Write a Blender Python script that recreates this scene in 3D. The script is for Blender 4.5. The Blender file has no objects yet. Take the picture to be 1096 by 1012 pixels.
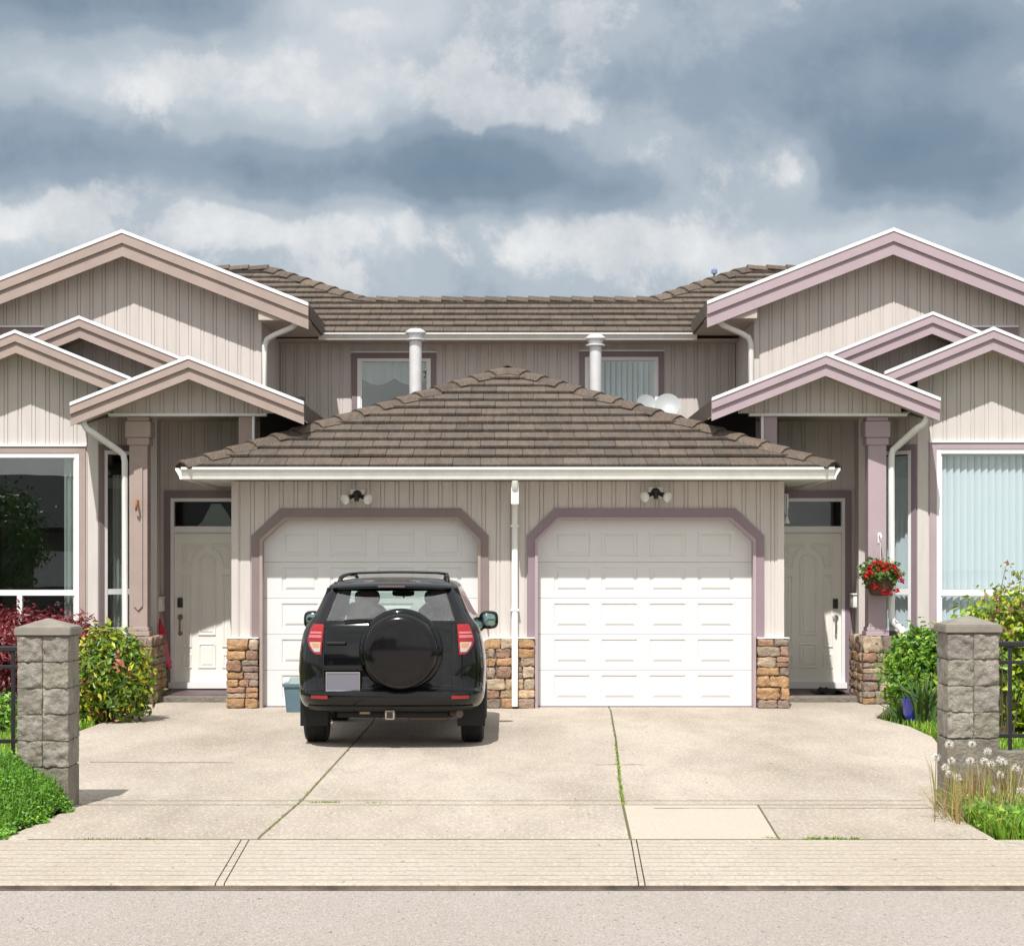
import bpy, bmesh, math, random
from mathutils import Vector, Matrix, noise as mnoise
R = random.Random(7)
SC = bpy.context.scene
COL = SC.collection
F, CX, HZ, EYE = 2100.0, 543.5, 599.0, 1.8          # survey of the place: metres from measured angles
def SX(px, d): return (px - CX) * d / F
def SZ(py, d): return EYE + (HZ - py) * d / F
def GD(py): return EYE * F / (py - HZ)
def rad(a): return math.radians(a)

# ------------------------------------------------------------------ helpers
def wloc(o):
    v = Vector((0, 0, 0))
    while o is not None:
        v += Vector(o.location); 
        if o.parent is not None: v += o.matrix_parent_inverse.translation
        o = o.parent
    return v
class MB:
    def __init__(s): s.v = []; s.f = []; s.c = []; s.m = []
    def add(s, vs, fs, tint=(1, 1, 1), mi=0):
        b = len(s.v); s.v += [tuple(p) for p in vs]
        for f in fs: s.f.append(tuple(i + b for i in f)); s.c.append(tint); s.m.append(mi)
        return s
    def box(s, x0, x1, y0, y1, z0, z1, tint=(1, 1, 1)):
        if x0 > x1: x0, x1 = x1, x0
        if y0 > y1: y0, y1 = y1, y0
        if z0 > z1: z0, z1 = z1, z0
        vs = [(x, y, z) for z in (z0, z1) for y in (y0, y1) for x in (x0, x1)]
        return s.add(vs, [(0, 2, 3, 1), (4, 5, 7, 6), (0, 1, 5, 4), (2, 6, 7, 3), (0, 4, 6, 2), (1, 3, 7, 5)], tint)
    def bbox(s, x0, x1, y0, y1, z0, z1, b=.006, tint=(1, 1, 1)):      # box with chamfered edges
        if x0 > x1: x0, x1 = x1, x0
        bm = bmesh.new(); bmesh.ops.create_cube(bm, size=1)
        for v in bm.verts: v.co = ((x0 + x1) / 2 + v.co.x * (x1 - x0), (y0 + y1) / 2 + v.co.y * (y1 - y0), (z0 + z1) / 2 + v.co.z * (z1 - z0))
        bmesh.ops.bevel(bm, geom=bm.edges[:], offset=b, segments=2, profile=.6, affect='EDGES')
        return s.frombm(bm, tint)
    def frombm(s, bm, tint=(1, 1, 1)):
        bm.verts.index_update()
        s.add([v.co.copy() for v in bm.verts], [[v.index for v in f.verts] for f in bm.faces], tint); bm.free(); return s
    def prism(s, poly, y0, y1, tint=(1, 1, 1)):                        # XZ outline pushed along Y
        n = len(poly)
        vs = [(x, y0, z) for x, z in poly] + [(x, y1, z) for x, z in poly]
        fs = [tuple(range(n)), tuple(range(2 * n - 1, n - 1, -1))] + [(i, n + i, n + (i + 1) % n, (i + 1) % n) for i in range(n)]
        return s.add(vs, fs, tint)
    def prismz(s, poly, z0, z1, tint=(1, 1, 1)):
        n = len(poly)
        vs = [(x, y, z0) for x, y in poly] + [(x, y, z1) for x, y in poly]
        fs = [tuple(range(n - 1, -1, -1)), tuple(range(n, 2 * n))] + [(i, (i + 1) % n, n + (i + 1) % n, n + i) for i in range(n)]
        return s.add(vs, fs, tint)
    def tube(s, pts, r, n=10, tint=(1, 1, 1), sq=None, cap=True):       # round (or squarish) pipe along points
        pts = [Vector(p) for p in pts]; rs = r if isinstance(r, (list, tuple)) else [r] * len(pts)
        vs = []; fs = []
        up = Vector((0, 0, 1))
        for i, p in enumerate(pts):
            t = (pts[min(i + 1, len(pts) - 1)] - pts[max(i - 1, 0)]).normalized()
            a = t.cross(up)
            if a.length < 1e-3: a = t.cross(Vector((0, 1, 0)))
            if i and a.dot(pa) < 0: a = -a
            a.normalize(); b = t.cross(a).normalized(); pa = a
            for k in range(n):
                w = 2 * math.pi * (k + .5) / n; c, d = math.cos(w), math.sin(w)
                if sq:
                    c = math.copysign(abs(c) ** sq, c); d = math.copysign(abs(d) ** sq, d)
                vs.append(p + a * c * rs[i] + b * d * rs[i])
        for i in range(len(pts) - 1):
            for k in range(n): fs.append((i * n + k, i * n + (k + 1) % n, (i + 1) * n + (k + 1) % n, (i + 1) * n + k))
        if cap: fs += [tuple(range(n - 1, -1, -1)), tuple(range((len(pts) - 1) * n, len(pts) * n))]
        return s.add(vs, fs, tint)
    def lathe(s, prof, o, axis='z', n=24, tint=(1, 1, 1)):              # prof: (radius, along)
        vs = []; fs = []
        for r, h in prof:
            for k in range(n):
                w = 2 * math.pi * k / n; c, d = r * math.cos(w), r * math.sin(w)
                vs.append({'z': (o[0] + c, o[1] + d, o[2] + h), 'y': (o[0] + c, o[1] + h, o[2] + d), 'x': (o[0] + h, o[1] + c, o[2] + d)}[axis])
        for i in range(len(prof) - 1):
            for k in range(n): fs.append((i * n + k, i * n + (k + 1) % n, (i + 1) * n + (k + 1) % n, (i + 1) * n + k))
        fs += [tuple(range(n - 1, -1, -1)), tuple(range((len(prof) - 1) * n, len(prof) * n))]
        return s.add(vs, fs, tint)
    def rock(s, c, h, tint=(1, 1, 1), n=4, p=4.0, jit=.12, seed=0, front=0):   # rough squarish stone, half sizes h
        bm = bmesh.new(); bmesh.ops.create_cube(bm, size=2)
        bmesh.ops.subdivide_edges(bm, edges=bm.edges[:], cuts=n, use_grid_fill=True)
        off = Vector((seed * 3.17, seed * 1.3, seed * 7.7)); mh = min(h)
        for v in bm.verts:
            q = v.co; l = (abs(q.x) ** p + abs(q.y) ** p + abs(q.z) ** p) ** (1 / p)
            q = q / l; w = Vector((q.x * h[0], q.y * h[1], q.z * h[2]))
            d = mnoise.noise_vector(w * 14 + off) * mh * jit + mnoise.noise_vector(w * 38 + off) * mh * jit * .5
            if front and q.y < -.5: d.y += (mnoise.noise(w * 17 + off) + .6 * mnoise.noise(w * 41 + off)) * front
            v.co = Vector(c) + w + d
        return s.frombm(bm, tint)
    def build(s, name, mat, parent=None, smooth=False, at=None):
        me = bpy.data.meshes.new(name)
        base = Vector(at) if at is not None else Vector((0, 0, 0))
        me.from_pydata([tuple(Vector(p) - base) for p in s.v], [], s.f)
        mats = mat if isinstance(mat, (list, tuple)) else [mat]
        for m in mats: me.materials.append(m)
        if any(s.m): me.polygons.foreach_set('material_index', s.m)
        if any(t != (1, 1, 1) for t in s.c):
            ca = me.color_attributes.new('tint', 'FLOAT_COLOR', 'CORNER')
            buf = []
            for p, t in zip(me.polygons, s.c): buf += [t[0], t[1], t[2], 1.0] * p.loop_total
            ca.data.foreach_set('color', buf)
        if smooth:
            me.polygons.foreach_set('use_smooth', [True] * len(me.polygons))
            if isinstance(smooth, (int, float)) and smooth is not True:
                try: me.set_sharp_from_angle(angle=rad(smooth))
                except Exception: pass
        me.update()
        o = bpy.data.objects.new(name, me); COL.objects.link(o)
        o.location = base
        if parent is not None:
            o.parent = parent; o.matrix_parent_inverse = Matrix.Translation(-wloc(parent))
        return o
def tag(o, label=None, cat=None, group=None, kind=None):
    if label: o['label'] = label
    if cat: o['category'] = cat
    if group: o['group'] = group
    if kind: o['kind'] = kind
    return o
def thing(name, label, cat, loc=(0, 0, 0), group=None):
    o = bpy.data.objects.new(name, None); COL.objects.link(o); o.location = loc; o.empty_display_size = .3
    return tag(o, label, cat, group)
def recalc(o):
    bm = bmesh.new(); bm.from_mesh(o.data); bmesh.ops.recalc_face_normals(bm, faces=bm.faces[:]); bm.to_mesh(o.data); bm.free(); return o

# ------------------------------------------------------------------ materials
def nn(nt, t, **kw):
    n = nt.nodes.new(t)
    for k, v in kw.items(): setattr(n, k, v)
    return n
def mat(name, col, rough=.6, tint=False, var=.0, vscale=4, vcol=None, bump=0, bscale=60, bdist=.01, metal=0, coat=0, spec=.5, stretch=None, trans=0, fine=0, fscale=180, sheen=0, blotch=0, pits=0):
    m = bpy.data.materials.new(name); m.use_nodes = True; nt = m.node_tree; nt.nodes.clear(); L = nt.links.new
    out = nn(nt, 'ShaderNodeOutputMaterial'); b = nn(nt, 'ShaderNodeBsdfPrincipled')
    b.inputs['Roughness'].default_value = rough; b.inputs['Metallic'].default_value = metal
    b.inputs['Coat Weight'].default_value = coat; b.inputs['Coat Roughness'].default_value = .04; b.inputs['Specular IOR Level'].default_value = spec
    tc = nn(nt, 'ShaderNodeTexCoord'); vec = tc.outputs['Object']
    if stretch:
        mp = nn(nt, 'ShaderNodeMapping'); mp.inputs['Scale'].default_value = stretch; L(vec, mp.inputs['Vector']); vec = mp.outputs['Vector']
    cur = None
    rgb = nn(nt, 'ShaderNodeRGB'); rgb.outputs[0].default_value = (*col, 1); cur = rgb.outputs[0]
    def mixc(a, bcol, fac, mode='MIX'):
        mx = nn(nt, 'ShaderNodeMix', data_type='RGBA', blend_type=mode)
        if hasattr(fac, 'node'): L(fac, mx.inputs[0])
        else: mx.inputs[0].default_value = fac
        L(a, mx.inputs[6])
        if hasattr(bcol, 'node'): L(bcol, mx.inputs[7])
        else: mx.inputs[7].default_value = (*bcol, 1)
        return mx.outputs[2]
    def nz(scale, detail=6, rough_=.6):
        n = nn(nt, 'ShaderNodeTexNoise'); n.inputs['Scale'].default_value = scale; n.inputs['Detail'].default_value = detail; n.inputs['Roughness'].default_value = rough_
        L(vec, n.inputs['Vector']); return n.outputs['Fac']
    def rng(s, a, b_):
        r = nn(nt, 'ShaderNodeMapRange'); r.inputs[1].default_value = a; r.inputs[2].default_value = b_; L(s, r.inputs[0]); return r.outputs[0]
    if var:
        vc = vcol or tuple(c * (1 - var) for c in col)
        cur = mixc(cur, vc, rng(nz(vscale), .38, .68))
    if fine:
        cur = mixc(cur, tuple(c * (1 - fine) for c in col), rng(nz(fscale, 3, .7), .35, .7))
    if blotch:
        cur = mixc(cur, tuple(c * (1 - blotch) * k for c, k in zip(col, (.98, .95, .90))), rng(nz(.55, 8, .68), .43, .66))
        cur = mixc(cur, tuple(c * (1 - blotch * .8) for c in col), rng(nz(3.1, 6, .7), .52, .74))
    if pits:
        if pits == 2: cur = mixc(cur, tuple(c * .35 for c in col), rng(nz(38, 4, .75), .60, .72)); cur = mixc(cur, tuple(min(.9, c * 1.5) for c in col), rng(nz(47, 4, .8), .61, .72))
        else:
            cur = mixc(cur, tuple(c * .60 for c in col), rng(nz(34, 2, .6), .50, .76)); cur = mixc(cur, tuple(min(.9, c * 1.16) for c in col), rng(nz(41, 2, .6), .54, .76))
            cur = mixc(cur, tuple(c * .40 for c in col), rng(nz(17, 3, .7), .655, .70))
    if tint:
        at = nn(nt, 'ShaderNodeAttribute', attribute_name='tint'); cur = mixc(cur, at.outputs['Color'], 1.0, 'MULTIPLY')
    L(cur, b.inputs['Base Color'])
    if bump:
        bp = nn(nt, 'ShaderNodeBump'); bp.inputs['Strength'].default_value = bump; bp.inputs['Distance'].default_value = bdist
        L(nz(bscale, 5, .65), bp.inputs['Height']); L(bp.outputs[0], b.inputs['Normal'])
    if trans:
        tr = nn(nt, 'ShaderNodeBsdfTranslucent'); L(cur, tr.inputs[0]); ms = nn(nt, 'ShaderNodeMixShader'); ms.inputs[0].default_value = trans
        L(b.outputs[0], ms.inputs[1]); L(tr.outputs[0], ms.inputs[2]); L(ms.outputs[0], out.inputs[0])
    else: L(b.outputs[0], out.inputs[0])
    return m
def glass(name, tintc, refl, rough=.0):
    m = bpy.data.materials.new(name); m.use_nodes = True; nt = m.node_tree; nt.nodes.clear(); L = nt.links.new
    out = nn(nt, 'ShaderNodeOutputMaterial'); t = nn(nt, 'ShaderNodeBsdfTransparent'); t.inputs[0].default_value = (*tintc, 1)
    g = nn(nt, 'ShaderNodeBsdfGlossy'); g.inputs['Roughness'].default_value = rough; g.inputs[0].default_value = (1, 1, 1, 1)
    lw = nn(nt, 'ShaderNodeLayerWeight'); lw.inputs['Blend'].default_value = .5
    pw = nn(nt, 'ShaderNodeMath', operation='POWER'); pw.inputs[1].default_value = 4; L(lw.outputs['Facing'], pw.inputs[0])
    ad = nn(nt, 'ShaderNodeMapRange'); ad.inputs[3].default_value = refl + .03; ad.inputs[4].default_value = .85; L(pw.outputs[0], ad.inputs[0])
    bp = nn(nt, 'ShaderNodeBump'); bp.inputs['Strength'].default_value = .02; bp.inputs['Distance'].default_value = .02
    n = nn(nt, 'ShaderNodeTexNoise'); n.inputs['Scale'].default_value = 1.3; tc = nn(nt, 'ShaderNodeTexCoord'); L(tc.outputs['Object'], n.inputs[0]); L(n.outputs['Fac'], bp.inputs['Height']); L(bp.outputs[0], g.inputs['Normal'])
    mx = nn(nt, 'ShaderNodeMixShader'); L(ad.outputs[0], mx.inputs[0]); L(t.outputs[0], mx.inputs[1]); L(g.outputs[0], mx.inputs[2]); L(mx.outputs[0], out.inputs[0])
    return m
M = {}
M['siding'] = mat('siding paint', (.60, .552, .52), .7, var=.17, vscale=1.6, bump=.25, bscale=30, bdist=.004, stretch=(6, 6, .7), fine=.05, fscale=60)
M['trimL'] = mat('weathered mauve trim', (.385, .302, .268), .7, var=.2, vscale=3, bump=.2, bscale=60, fine=.10, fscale=60)
M['trimR'] = mat('fresh mauve trim', (.415, .325, .355), .6, var=.14, vscale=3, bump=.15, bscale=60, fine=.05)
M['doortrim'] = mat('plum garage trim', (.27, .20, .235), .55, var=.12, vscale=4, fine=.05)
M['doortrimL'] = mat('brown plum garage trim', (.24, .185, .185), .6, var=.15, vscale=4, fine=.08)
M['flash'] = mat('white flashing', (.84, .85, .88), .4, var=.04, vscale=3)
M['gutter'] = mat('white gutter enamel', (.80, .80, .77), .35, var=.10, vscale=2.2, stretch=(3, 3, 1))
M['vinyl'] = mat('white vinyl frame', (.83, .83, .82), .4, var=.04)
M['garage'] = mat('white garage door enamel', (.70, .70, .695), .45, var=.05, vscale=.9, bump=.06, bscale=200, bdist=.002)
M['door'] = mat('cream entry door', (.86, .845, .775), .45, var=.05, vscale=1.5)
M['tile'] = mat('brown concrete roof tile', (.165, .131, .103), .88, tint=True, var=.4, vscale=2.2, vcol=(.105, .083, .068), bump=1, bscale=7, bdist=.03, stretch=(6, 1, 1), fine=.42, fscale=9, pits=2)
M['tileplain'] = mat('brown roof sheet', (.12, .09, .07), .85, var=.3, vscale=6, bump=.5, bscale=20)
M['soffit'] = mat('tan soffit board', (.50, .44, .38), .75, var=.08, vscale=2)
M['stone'] = mat('ledge stone', (.54, .46, .385), .92, tint=True, var=.45, vscale=9, bump=1, bscale=22, bdist=.03, fine=.45, fscale=40)
M['mortar'] = mat('grey mortar', (.20, .17, .145), .95, var=.2, bump=.5)
M['blockmortar'] = mat('pale block mortar', (.43, .395, .345), .95, var=.25, vscale=12, bump=.5)
M['block'] = mat('split face concrete block', (.37, .34, .295), .95, tint=True, var=.5, vscale=7, bump=1, bscale=38, bdist=.02, fine=.4, fscale=60)
M['capstone'] = mat('cast concrete cap', (.27, .245, .205), .9, var=.4, vscale=6, bump=.4, bscale=90, fine=.2, fscale=120)
M['darkconc'] = mat('stained concrete', (.30, .27, .225), .95, var=.62, vscale=5, bump=1, bscale=30, bdist=.02, fine=.4, fscale=50, blotch=.3)
M['drive'] = mat('aggregate concrete', (.515, .45, .375), .92, var=.12, vscale=.9, bump=.9, bscale=40, bdist=.012, fine=.2, fscale=70, blotch=.42, pits=1, stretch=(1, .34, 1))
M['newconc'] = mat('newer pale concrete', (.50, .44, .36), .9, var=.08, vscale=2, bump=.4, bscale=60, bdist=.005, fine=.16, fscale=40, stretch=(1, .4, 1))
M['walk'] = mat('broomed sidewalk concrete', (.49, .433, .36), .92, var=.12, vscale=1.3, bump=.8, bscale=40, bdist=.008, fine=.2, fscale=60, blotch=.22, pits=1, stretch=(1, .5, 1))
M['road'] = mat('worn pale asphalt', (.51, .452, .41), .9, var=.10, vscale=.5, bump=1., bscale=45, bdist=.02, fine=.25, fscale=60, blotch=.16, pits=1, stretch=(2.0, .75, 1))
M['groove'] = mat('dirty groove', (.325, .285, .23), .95, var=.3, vscale=6)
M['kerb'] = mat('stained kerb', (.17, .135, .105), .95, var=.75, vscale=3.5, bump=.5)
M['jointdirt'] = mat('joint dirt', (.12, .10, .06), .95, var=.4, vscale=9, vcol=(.09, .11, .03))
M['soil'] = mat('brown soil', (.11, .085, .055), .95, var=.4, vscale=8, bump=1, bscale=30, bdist=.03)
M['lawn'] = mat('lawn turf base', (.075, .10, .03), .95, var=.4, vscale=7, bump=1, bscale=40, bdist=.03)
M['black'] = mat('black metal', (.015, .015, .018), .4, var=.2)
M['floor'] = mat('plum porch floor paint', (.13, .085, .09), .6, var=.3)
M['dark'] = mat('painted porch shade', (.03, .025, .022), .9, var=.2)  # near-black colour carrying the shade under the porch gables
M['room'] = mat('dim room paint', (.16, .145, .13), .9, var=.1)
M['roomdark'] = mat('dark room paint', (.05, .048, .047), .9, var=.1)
M['glassH'] = glass('house window glass', (.82, .88, .88), .075)
M['glassD'] = glass('transom glass', (.80, .85, .85), .012)
M['glassB'] = glass('blind window glass', (.93, .96, .97), .03)
M['blind'] = mat('white vane fabric', (.86, .92, .93), .7, trans=.25)
M['curtain'] = mat('white sheer fabric', (.75, .73, .68), .8, trans=.3)
M['brass'] = mat('aged brass', (.30, .22, .12), .35, metal=.8)
M['chrome'] = mat('satin steel', (.62, .62, .62), .25, metal=1)
M['darkbronze'] = mat('dark bronze', (.035, .03, .028), .4, metal=.3)
M['bulb'] = mat('frosted lamp glass', (.75, .75, .72), .2, coat=.5)
M['flue'] = mat('galvanised flue', (.68, .68, .69), .4, metal=.25, var=.12, vscale=6)
M['dish'] = mat('pale dish enamel', (.36, .385, .385), .45, var=.06)
M['teal'] = mat('teal plastic', (.10, .17, .21), .5, var=.15)
M['tealtop'] = mat('pale green plastic', (.22, .30, .28), .4, var=.2)
M['pink'] = mat('pink cloth', (.72, .14, .24), .8, var=.2, vscale=9)
M['redcloth'] = mat('red cloth', (.62, .02, .045), .8, var=.2, vscale=9)
M['leaf'] = mat('leaf', (1, 1, 1), .42, tint=True, trans=.28, var=0)
M['grass'] = mat('grass blade', (1, 1, 1), .55, tint=True, trans=.3)
M['bark'] = mat('bark', (.12, .085, .055), .9, var=.4, vscale=14, bump=.8)
M['petal'] = mat('red petal', (.52, .003, .012), .5, tint=True, trans=.15)
M['pot'] = mat('brown basket', (.13, .06, .04), .8, var=.3, vscale=14, bump=.8, bscale=80)
M['bluepot'] = mat('blue glazed pot', (.015, .03, .33), .2, coat=.6)
M['seed'] = mat('dandelion fluff', (.82, .80, .75), .9, trans=.3)
M['rust'] = mat('rusty hook', (.45, .13, .03), .7, var=.4, vscale=30)
M['paint'] = mat('black car paint', (.003, .0033, .004), .08, coat=.55, spec=.22)
M['plastic'] = mat('black trim plastic', (.010, .010, .011), .45, spec=.3, var=.1)
M['cover'] = mat('gloss spare cover', (.004, .004, .005), .16, coat=.35, spec=.22)
M['rubber'] = mat('tyre rubber', (.016, .0155, .015), .8, bump=.4, bscale=60)
M['alloy'] = mat('alloy rim', (.5, .5, .5), .3, metal=1)
M['redlens'] = mat('red lens', (.29, .004, .008), .12, coat=.6)
M['pinklens'] = mat('pale lens band', (.50, .13, .15), .15, coat=1)
M['clearlens'] = mat('clear lens', (.42, .40, .37), .12, coat=1)
M['amber'] = mat('amber lens', (.55, .24, .09), .15, coat=1)
M['plate'] = mat('blank plate', (.15, .15, .185), .4, var=.06)
M['carglass'] = glass('tinted car glass', (.78, .88, .84), .19)
M['mirrorglass'] = mat('mirror glass', (.25, .38, .36), .05, metal=1)
M['seat'] = mat('grey seat cloth', (.035, .036, .042), .85, var=.2)
M['steel'] = mat('bare hitch steel', (.40, .34, .27), .5, metal=.6, var=.3, vscale=20)
M['rustpipe'] = mat('dull exhaust steel', (.13, .10, .085), .6, metal=.4)
M['white'] = mat('white enamel', (.80, .80, .78), .4)
M['bluecap'] = mat('blue grey cap', (.18, .24, .42), .5)
M['matt'] = mat('doormat coir', (.025, .022, .022), .95, bump=1, bscale=120)
M['farwall'] = mat('far stucco', (.20, .17, .15), .85, var=.1)
M['farroof'] = mat('far dark roof', (.030, .030, .034), .9, var=.3, vscale=5)

# ------------------------------------------------------------------ ground
def gp(px, py): d = GD(py); return (SX(px, d), d)
def groundsheet(name, poly, z, m):
    o = MB().add([(x, y, z) for x, y in poly], [tuple(range(len(poly)))]).build(name, m); return tag(o, kind='structure')
groundsheet('ground', [(-300, -300), (300, -300), (300, 300), (-300, 300)], -.12, M['soil'])
KY = 10.92; SB = GD(897.5); JY = GD(858.5)
tag(MB().add([(-60, -9, -.036), (60, -9, -.036), (60, KY + .02, -.036), (-60, KY + .02, -.036)], [(0, 1, 2, 3)]).build('road', M['road']), kind='structure')
# sidewalk: grooved profile with joints
jl = [(gp(240, 945), gp(266, 899)), (gp(683.5, 945), gp(675.5, 899))]
def lerp(a, b, t): return a + (b - a) * t
def linex(seg, y):
    (x0, y0), (x1, y1) = seg; return lerp(x0, x1, (y - y0) / (y1 - y0))
def shift(j, dx): return ((j[0][0] + dx, j[0][1]), (j[1][0] + dx, j[1][1]))
far = [((-3.95, KY), (-3.28, SB)), shift(jl[0], -.05), jl[0], jl[1], shift(jl[1], .035), ((3.95, KY), (3.13, SB))]
edges = [None] + far + [None]
gap = .004
prof = []
y = KY + .015; prof += [(KY, -.06), (KY, -.012), (KY + .006, -.003), (KY + .015, 0)]
ys = [KY + .13 + i * (SB - KY - .30) / 9 for i in range(10)]
for gy in ys: prof += [(gy - .017, 0), (gy - .012, -.0025), (gy + .012, -.0025), (gy + .017, 0)]
prof += [(SB - .034, 0), (SB - .029, -.004), (SB - .028, -.06)]
wm = MB()
for i in range(7):
    vs = []
    for (yy, zz) in prof:
        xl = -40 if edges[i] is None else linex(edges[i], yy) + gap
        xr = 40 if edges[i + 1] is None else linex(edges[i + 1], yy) - gap
        for k in range(9):
            x = lerp(xl, xr, k / 8); vs.append((x, yy, zz))
    n = len(prof)
    wm.add(vs, [(a * 9 + k, a * 9 + k + 1, (a + 1) * 9 + k + 1, (a + 1) * 9 + k) for a in range(n - 1) for k in range(8)])
    for q_ in range((n - 1) * 8):
        a = q_ // 8
        wm.m[len(wm.m) - (n - 1) * 8 + q_] = 1 if (prof[a][1] == -.0025 or prof[a + 1][1] == -.0025) else 0
    for (k, sgn) in ((0, 1), (8, -1)):
        top = [vs[a * 9 + k] for a in range(1, n - 1)]
        wm.add([p for p in top] + [(p[0], p[1], -.06) for p in top], [((a, a + 1, len(top) + a + 1, len(top) + a) if sgn > 0 else (a + 1, a, len(top) + a, len(top) + a + 1)) for a in range(len(top) - 1)])
tag(wm.build('sidewalk', [M['walk'], M['groove']]), kind='structure')
tag(MB().add([(-60, KY - .022, -.033), (60, KY - .022, -.033), (60, KY - .004, -.029), (-60, KY - .004, -.029), (60, KY - .003, -.010), (-60, KY - .003, -.010)], [(0, 1, 2, 3), (3, 2, 4, 5)]).build('kerb', M['kerb']), kind='structure')
# driveway slabs with open joints
dj = []   # joint 1 (left), joint 2 (right) as polylines front to back
J1 = [gp(279, 894), gp(322, 857), gp(352, 824), gp(397, 775), (-1.55, 23.85)]
J2 = [gp(674.5, 896), gp(667, 862), gp(664, 840), gp(659, 790), gp(653.5, 759)]
EL = [(-3.27, SB), (-3.17, 14.2), (-3.2, 14.6), (-3.8, 17), (-4.52, 20.3), (-4.50, 21.6), (-4.62, 22.6), (-4.9, 23.5), (-5.0, 24.4)]
ER = [(3.15, SB), (3.15, 14.2), (3.18, 14.6), (3.9, 17), (4.33, 20.0), (4.35, 21.2), (4.2, 22.4), (4.45, 23.3), (4.75, 24.4)]
def polyx(pl, y):
    for a, b in zip(pl, pl[1:]):
        if a[1] <= y <= b[1]: return lerp(a[0], b[0], (y - a[1]) / (b[1] - a[1]))
    return pl[0][0] if y < pl[0][1] else pl[-1][0]
def slab(mb, Lp, Rp, y0, y1, gl, gr, z=0, gy=.008):
    ys = sorted({y0 + gy, y1 - gy} | {p[1] for p in Lp + Rp if y0 + gy < p[1] < y1 - gy} | {lerp(y0 + gy, y1 - gy, k / 12) for k in range(1, 12)})
    nx = 10; b = .007
    rows = []
    for j, yy in enumerate(ys):
        xl = polyx(Lp, yy) + gl; xr = polyx(Rp, yy) - gr
        row = [(xl, yy, z - .07), (xl, yy, z - b), (xl + b, yy, z)] + [(lerp(xl + b, xr - b, k / nx), yy, z) for k in range(1, nx)] + [(xr - b, yy, z), (xr, yy, z - b), (xr, yy, z - .07)]
        rows.append(row)
    first = [(p[0], p[1] - b, z - b) if p[2] >= z - b else p for p in rows[0]]
    last = [(p[0], p[1] + b, z - b) if p[2] >= z - b else p for p in rows[-1]]
    f0 = [(p[0], p[1], z - .07) for p in first]; l0 = [(p[0], p[1], z - .07) for p in last]
    rows = [f0, first] + rows + [last, l0]
    n = len(rows[0]); vs = [p for r in rows for p in r]
    mb.add(vs, [(j * n + k, j * n + k + 1, (j + 1) * n + k + 1, (j + 1) * n + k) for j in range(len(rows) - 1) for k in range(n - 1)])
dm = MB(); g = .0048
JY2 = GD(856.2); JYM = GD(860.6)
for (Lp, Rp, gl, gr) in ((EL, J1, 0, g), (J1, J2, g, g), (J2, ER, g, 0)):
    slab(dm, Lp, Rp, JY2, 24.85, gl, gr, gy=.030)
for (Lp, Rp, gl, gr) in ((EL, J1, 0, g), (J1, J2, g, g), (J2, ER, g, 0)): slab(dm, Lp, Rp, JYM, JY2, gl, gr, gy=.030)
slab(dm, EL, J1, SB, JYM, 0, g, gy=.030); slab(dm, J1, J2, SB, JYM, g, g, gy=.030)
P1 = [gp(833, 896), gp(812, 862)]
slab(dm, P1, ER, SB, JYM, g * .6, 0, gy=.030)
dmo = dm.build('driveway', M['drive'], smooth=40); tag(dmo, kind='structure')
pm = MB(); slab(pm, J2, P1, SB, JYM, g, g * .6, gy=.030); tag(pm.build('driveway_patch', M['newconc'], smooth=40), kind='structure')
groundsheet('joint_dirt', [(-3.1, SB - .03), (3.1, SB - .03), (3.1, 23.8), (-3.1, 23.8)], -.0025, M['jointdirt'])
def hairline(pts, w, m):
    q = [gp(*p) for p in pts]; rq = random.Random(len(pts)); vs = []
    for (x, y) in q: h_ = w * rq.uniform(.5, 1.2); vs += [(x, y - h_, .003), (x, y + h_, .003)]
    tag(MB().add(vs, [(2 * k, 2 * k + 2, 2 * k + 3, 2 * k + 1) for k in range(len(q) - 1)]).build('driveway_crack', M[m]), kind='structure')
hairline([(lerp(96, 250, k / 14), 815.3 - .8 * math.sin(k * .7) * .3 + .04 * k) for k in range(15)], .020, 'groove')
hairline([(lerp(636, 690, k / 8), 818 + .2 * math.sin(k * 1.7)) for k in range(9)], .014, 'groove')
hairline([(lerp(700, 1000, k / 22), 864.5 + .15 * math.sin(k * 1.3)) for k in range(23)], .010, 'groove')
groundsheet('lawn', [(-40, 14.5), (EL[2][0], 14.5)] + [(x - .0, y) for x, y in EL[3:]] + [(-5.0, 25.2), (-40, 25.2)], -.03, M['lawn'])
groundsheet('lawn', [(40, 14.5), (40, 25.2), (4.75, 25.2)] + [(x, y) for x, y in ER[:2:-1]] + [(ER[2][0], 14.5)], -.03, M['lawn'])
groundsheet('verge', [(-40, SB), (EL[0][0], SB), (-3.17, 14.5), (-40, 14.5)], -.035, M['lawn'])
groundsheet('verge', [(40, SB), (40, 14.5), (3.15, 14.5), (3.15, SB)], -.035, M['lawn'])

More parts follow.
